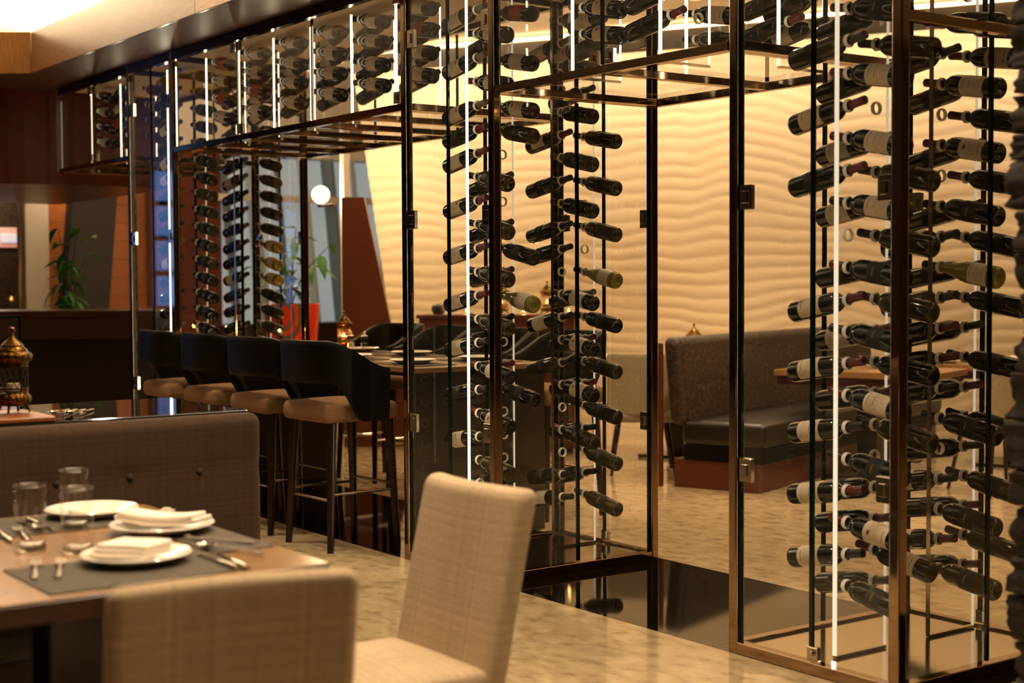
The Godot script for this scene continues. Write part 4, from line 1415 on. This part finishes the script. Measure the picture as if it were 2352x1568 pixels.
func make_rear_room() -> void:
	# booth seat
	var o := thing("booth_bench", "tan leather booth bench with dark seat and red wood plinth", "bench", Vector3(-7.30, 0, -6.79), deg_to_rad(108.0))
	# local x runs away from the viewer, face towards +z
	var bs := []
	for k in 6:
		for j in 2:
			bs.append(Vector2(-1.62 + 0.30 + k * 0.40 + (j * 0.06), 0.28 + j * 0.22))
	var bk := part("backrest", tufted_back(Vector3(3.3, 0.60, 0.14), bs, 0.10, M.tan_leather, 0.014), M.tan_leather, o, Vector3(1.62, 0.42, -0.05))
	for b in bs:
		button(bk, Vector3(b.x, b.y, -0.010 - 0.10 * b.y), Vector3(0, 0, 1), 0.011)
	var m := MB.new()
	m.rbox(Vector3(1.62, 0.375, 0.22), Vector3(3.3, 0.17, 0.62), 0.045, 14)
	part("seat", m, M.leather_brown, o)
	part("seat_base", boxm(Vector3(3.28, 0.10, 0.60), 0.004, Vector3(1.62, 0.245, 0.22)), M.leather, o)
	part("plinth", boxm(Vector3(3.26, 0.195, 0.64), 0.004, Vector3(1.62, 0.0975, 0.16)), M.red_wood_h, o)
	part("end_panel", boxm(Vector3(0.03, 0.98, 0.03), 0.004, Vector3(-0.05, 0.49, -0.24)), M.red_wood_h, o)
	# sideboard with candles behind the far stools
	var s := thing("sideboard", "low red-brown sideboard carrying lanterns and candles before the wave wall", "sideboard", Vector3(-9.95, 0, -7.05), deg_to_rad(43.8))
	part("top", boxm(Vector3(1.34, 0.03, 0.36), 0.004, Vector3(0, 1.115, 0)), M.red_wood_h, s)
	part("body", boxm(Vector3(1.30, 1.06, 0.32), 0.004, Vector3(0, 0.57, 0)), M.red_wood_h, s)
	part("shelf_edge", boxm(Vector3(1.32, 0.025, 0.03), 0.003, Vector3(0, 0.985, 0.172)), M.brass, s)
	part("plinth", boxm(Vector3(1.26, 0.05, 0.28), 0.003, Vector3(0, 0.025, 0)), M.dark_wood, s)
	var ax := Vector3(cos(deg_to_rad(43.8)), 0, -sin(deg_to_rad(43.8)))
	var b0 := Vector3(-9.95, 1.1305, -7.05)
	lantern("brass lantern at the near end of the sideboard", b0 + ax * 0.40, 1.0, 0.12)
	lantern("brass lantern in the middle of the sideboard", b0 + ax * 0.02, 1.0, 0.12)
	for k in 3:
		tealight(["tealight at the far end of the sideboard", "tealight between the two sideboard lanterns", "tealight at the near tip of the sideboard"][k], b0 + ax * ([-0.28, 0.20, 0.58][k]))
	var bw := MB.new()
	bw.lathe([Vector2(0, 0), Vector2(0.04, 0), Vector2(0.06, 0.03), Vector2(0.055, 0.07), Vector2(0.02, 0.085), Vector2(0, 0.086)], 20)
	single("dark_jar", bw, M.pepper, "round dark jar at the far end of the sideboard", "jar", b0 + ax * -0.52)
	# table behind the middle cabinet
	rear_table(Vector3(-8.75, 0, -7.95), deg_to_rad(28), Vector2(1.4, 0.8), "laid table behind the middle wine tower", "table behind the middle tower", true)
	rear_table(Vector3(-6.95, 0, -8.15), deg_to_rad(20), Vector2(1.15, 0.75), "laid table beside the booth bench", "booth table", false)
	rear_table(Vector3(-6.75, 0, -9.55), deg_to_rad(26), Vector2(1.5, 0.8), "laid table at the back, seen past the stone pillar", "back table", false)
	for e in [[Vector3(-5.95, 0, -8.25), 1.25, "cream shell chair at the booth table"], [Vector3(-5.75, 0, -9.45), 1.5, "cream shell chair at the back table, nearest side"], [Vector3(-6.45, 0, -10.3), 3.0, "cream shell chair at the back table, by the wave wall"], [Vector3(-8.15, 0, -7.05), 0.9, "cream shell chair at the table behind the middle tower"]]:
		shell_chair(e[2], e[0], e[1])

func rear_table(at: Vector3, turn: float, s: Vector2, label: String, short: String, lit: bool) -> void:
	var o := thing("rear_dining_table", label, "table", at, turn, "tables of the rear dining room")
	part("tabletop", boxm(Vector3(s.x, 0.045, s.y), 0.004, Vector3(0, 0.7475, 0)), M.table_wood, o)
	part("apron", boxm(Vector3(s.x - 0.04, 0.06, s.y - 0.04), 0.003, Vector3(0, 0.695, 0)), M.table_edge, o)
	part("pedestal", boxm(Vector3(0.14, 0.65, 0.14), 0.006, Vector3(0, 0.345, 0)), M.dark_wood, o)
	part("foot", boxm(Vector3(0.5, 0.025, 0.5), 0.005, Vector3(0, 0.0125, 0)), M.black_gloss, o)
	var bs := Basis(Vector3.UP, turn)
	var y := 0.7705
	for k in 3:
		var p: Vector3 = at + bs * Vector3([-s.x * 0.32, s.x * 0.02, s.x * 0.34][k], y, [s.y * 0.24, -s.y * 0.26, s.y * 0.22][k])
		var w: String = ["far", "wall-side", "near"][k]
		single("dinner_plate", plate_mesh(0.125), M.china, "white plate at the %s place, %s" % [w, short], "plate", p, 0.0, "plates in the rear dining room")
		var m := MB.new()
		m.rbox(Vector3(0, 0.012, 0), Vector3(0.19, 0.022, 0.08), 0.010, 10, func(q):
			q.y += 0.5 * q.x * q.x
			return q)
		single("napkin", m, M.napkin, "folded napkin on the %s plate, %s" % [w, short], "napkin", p + Vector3(0, 0.0165, 0), turn + 0.4, "napkins in the rear dining room")
	var c := at + bs * Vector3(s.x * 0.12, 0, 0) + Vector3(0, y, 0)
	if lit:
		lantern("brass lantern on the table behind the middle tower", c + bs * Vector3(-0.05, 0, -0.05), 1.05, 0.12)
	mill("salt mill on the %s" % short, c + bs * Vector3(0.12, 0, 0.05), false)
	mill("pepper mill on the %s" % short, c + bs * Vector3(0.19, 0, 0.02), true)
	tealight("tealight on the %s" % short, c + bs * Vector3(0.16, 0, -0.10))

func shell_chair(label: String, at: Vector3, turn: float) -> void:
	var o := thing("shell_chair", label, "chair", at, turn, "cream shell chairs in the rear dining room")
	var m := MB.new()
	m.rbox(Vector3(0, 0.43, 0), Vector3(0.50, 0.09, 0.50), 0.04, 10)
	part("seat", m, M.cream_fabric, o)
	m = MB.new()
	m.rbox(Vector3(0, 0.66, 0.24), Vector3(0.52, 0.46, 0.06), 0.028, 14, func(p):
		p.z += 0.22 * (p.y - 0.43) * 0.5 - 1.3 * p.x * p.x
		return p)
	part("backrest", m, M.cream_fabric, o)
	for sx in [-1.0, 1.0]:
		for sz in [-1.0, 1.0]:
			m = MB.new()
			m.tube([Vector3(sx * 0.23, 0, sz * 0.23), Vector3(sx * 0.17, 0.39, sz * 0.17)], [0.011, 0.016], 8)
			part("leg", m, M.leg_wood, o)

func make_misc() -> void:
	# trapezoid partition of dark red wood, its edge slanting
	var tr := MB.new()
	tr.xf = Transform3D(Basis(Vector3.UP, deg_to_rad(54.2)), Vector3(-11.0, 0, -6.16))
	tr.prism(PackedVector2Array([Vector2(0, 0), Vector2(0.62, 0), Vector2(0.19, 2.12), Vector2(0.0, 2.12)]), -0.06, 0.06)
	var sp := struct("partition_slanting", tr, M.red_wood_h, "dark red wood partition with a slanting edge beside the wave wall")
	plant("planter_palm", "leafy plant in a tall orange patterned planter", Vector3(-11.25, 0, -5.80), 1.22, 0.72, 4, "pot_orange")
	# globe lamp on a slim post
	var g := thing("globe_lamp", "glowing round globe lamp on a slim pale post", "lamp", Vector3(-12.30, 0, -6.92))
	part("post", boxm(Vector3(0.07, SOF, 0.07), 0.004, Vector3(0, SOF / 2, 0)), M.white_paint, g)
	part("arm", boxm(Vector3(0.30, 0.025, 0.03), 0.003, Vector3(-0.10, 2.13, 0.15)), M.bronze, g)
	var m := MB.new()
	var pr := []
	for k in 13:
		var a := PI * k / 12.0 - PI / 2
		pr.append(Vector2(maxf(0.0, cos(a) * 0.085), 2.235 + sin(a) * 0.085))
	m.lathe(pr, 24)
	part("globe", m, M.globe, g, Vector3(-0.17, 0, 0.17))
	omni("globe_light", Vector3(-12.47, 2.235, -6.75), 0.08, Color(1, 0.86, 0.66), 1.2)
	# rough stone pillar
	var ps := struct_root("pillar", "rough dark stone pillar at the picture's edge")
	ps.set_meta("category", "pillar")
	var f := FastNoiseLite.new()
	f.seed = 9
	f.frequency = 9.0
	var y := 0.0
	var c := Vector3(-2.125, 0, -3.60)
	while y < 3.2:
		var h := rng.randf_range(0.07, 0.14)
		var off := Vector3(rng.randf_range(-0.012, 0.012), 0, rng.randf_range(-0.012, 0.012))
		var bm := MB.new()
		var yy := y
		bm.rbox(c + off + Vector3(0, y + h / 2, 0), Vector3(0.62, h - 0.004, 0.34), 0.012, 14, func(p):
			var d := f.get_noise_3d(p.x, p.y, p.z)
			var e := f.get_noise_3d(p.x * 2.3 + 5.0, p.y * 2.3, p.z * 2.3)
			return p + Vector3(signf(p.x - c.x) * (0.03 * d + 0.015 * e), 0, signf(p.z - c.z) * (0.03 * d + 0.015 * e)))
		part("stone", bm, M.stone, ps)
		y += h
	# downlight fittings
	var dl := [Vector3(-3.45, 4.02, -1.2), Vector3(-2.6, 4.02, -2.6), Vector3(-4.6, 4.02, -2.9), Vector3(-7.6, 4.02, -2.9), Vector3(-8.6, 3.61, -8.0), Vector3(-6.0, 3.61, -6.4), Vector3(-5.6, 3.61, -8.6)]
	var dn := ["over the laid table", "over the near aisle", "over the aisle by the middle tower", "over the bar stools", "over the table behind the middle tower", "over the rear aisle", "over the back tables"]
	for k in dl.size():
		var o := thing("downlight", "round recessed ceiling downlight %s" % dn[k], "light", dl[k], 0.0, "ceiling downlights")
		m = MB.new()
		m.lathe([Vector2(0.05, 0.0), Vector2(0.07, 0.0), Vector2(0.07, 0.13), Vector2(0.05, 0.13)], 24)
		part("housing", m, M.white_paint, o)
		m = MB.new()
		m.lathe([Vector2(0, 0.02), Vector2(0.05, 0.02)], 24)
		part("lamp_face", m, M.lamp_face, o)

func _ready() -> void:
	rng.seed = 7
	set_view()
	set_lights()
	make_materials()
	var sg := StandardMaterial3D.new()
	sg.resource_name = "solid_glass"
	sg.albedo_color = Color(0.97, 0.98, 0.97, 0.0)
	sg.roughness = 0.0
	sg.refraction_enabled = true
	sg.refraction_scale = 0.05
	M.solid_glass = sg
	var sw := sg.duplicate()
	sw.resource_name = "water"
	sw.refraction_scale = 0.033
	M.solid_water = sw
	make_room()
	make_left_end()
	make_bottle_meshes()
	make_cabinets()
	make_front_seating()
	make_laid_table()
	make_dining_chair("beige linen dining chair turned side-on before the middle wine tower", Vector3(-3.122, 0, -1.80), PI, "beige linen dining chairs")
	make_dining_chair("beige linen dining chair seen from behind at the laid table", Vector3(-2.695, 0, -1.172), deg_to_rad(90 - 12), "beige linen dining chairs")
	lantern("large brass lantern with pierced sides on the console", Vector3(-5.03, 0.9755, -1.535), 1.06, 0.0)
	make_bar_table()
	make_rear_room()
	make_misc()
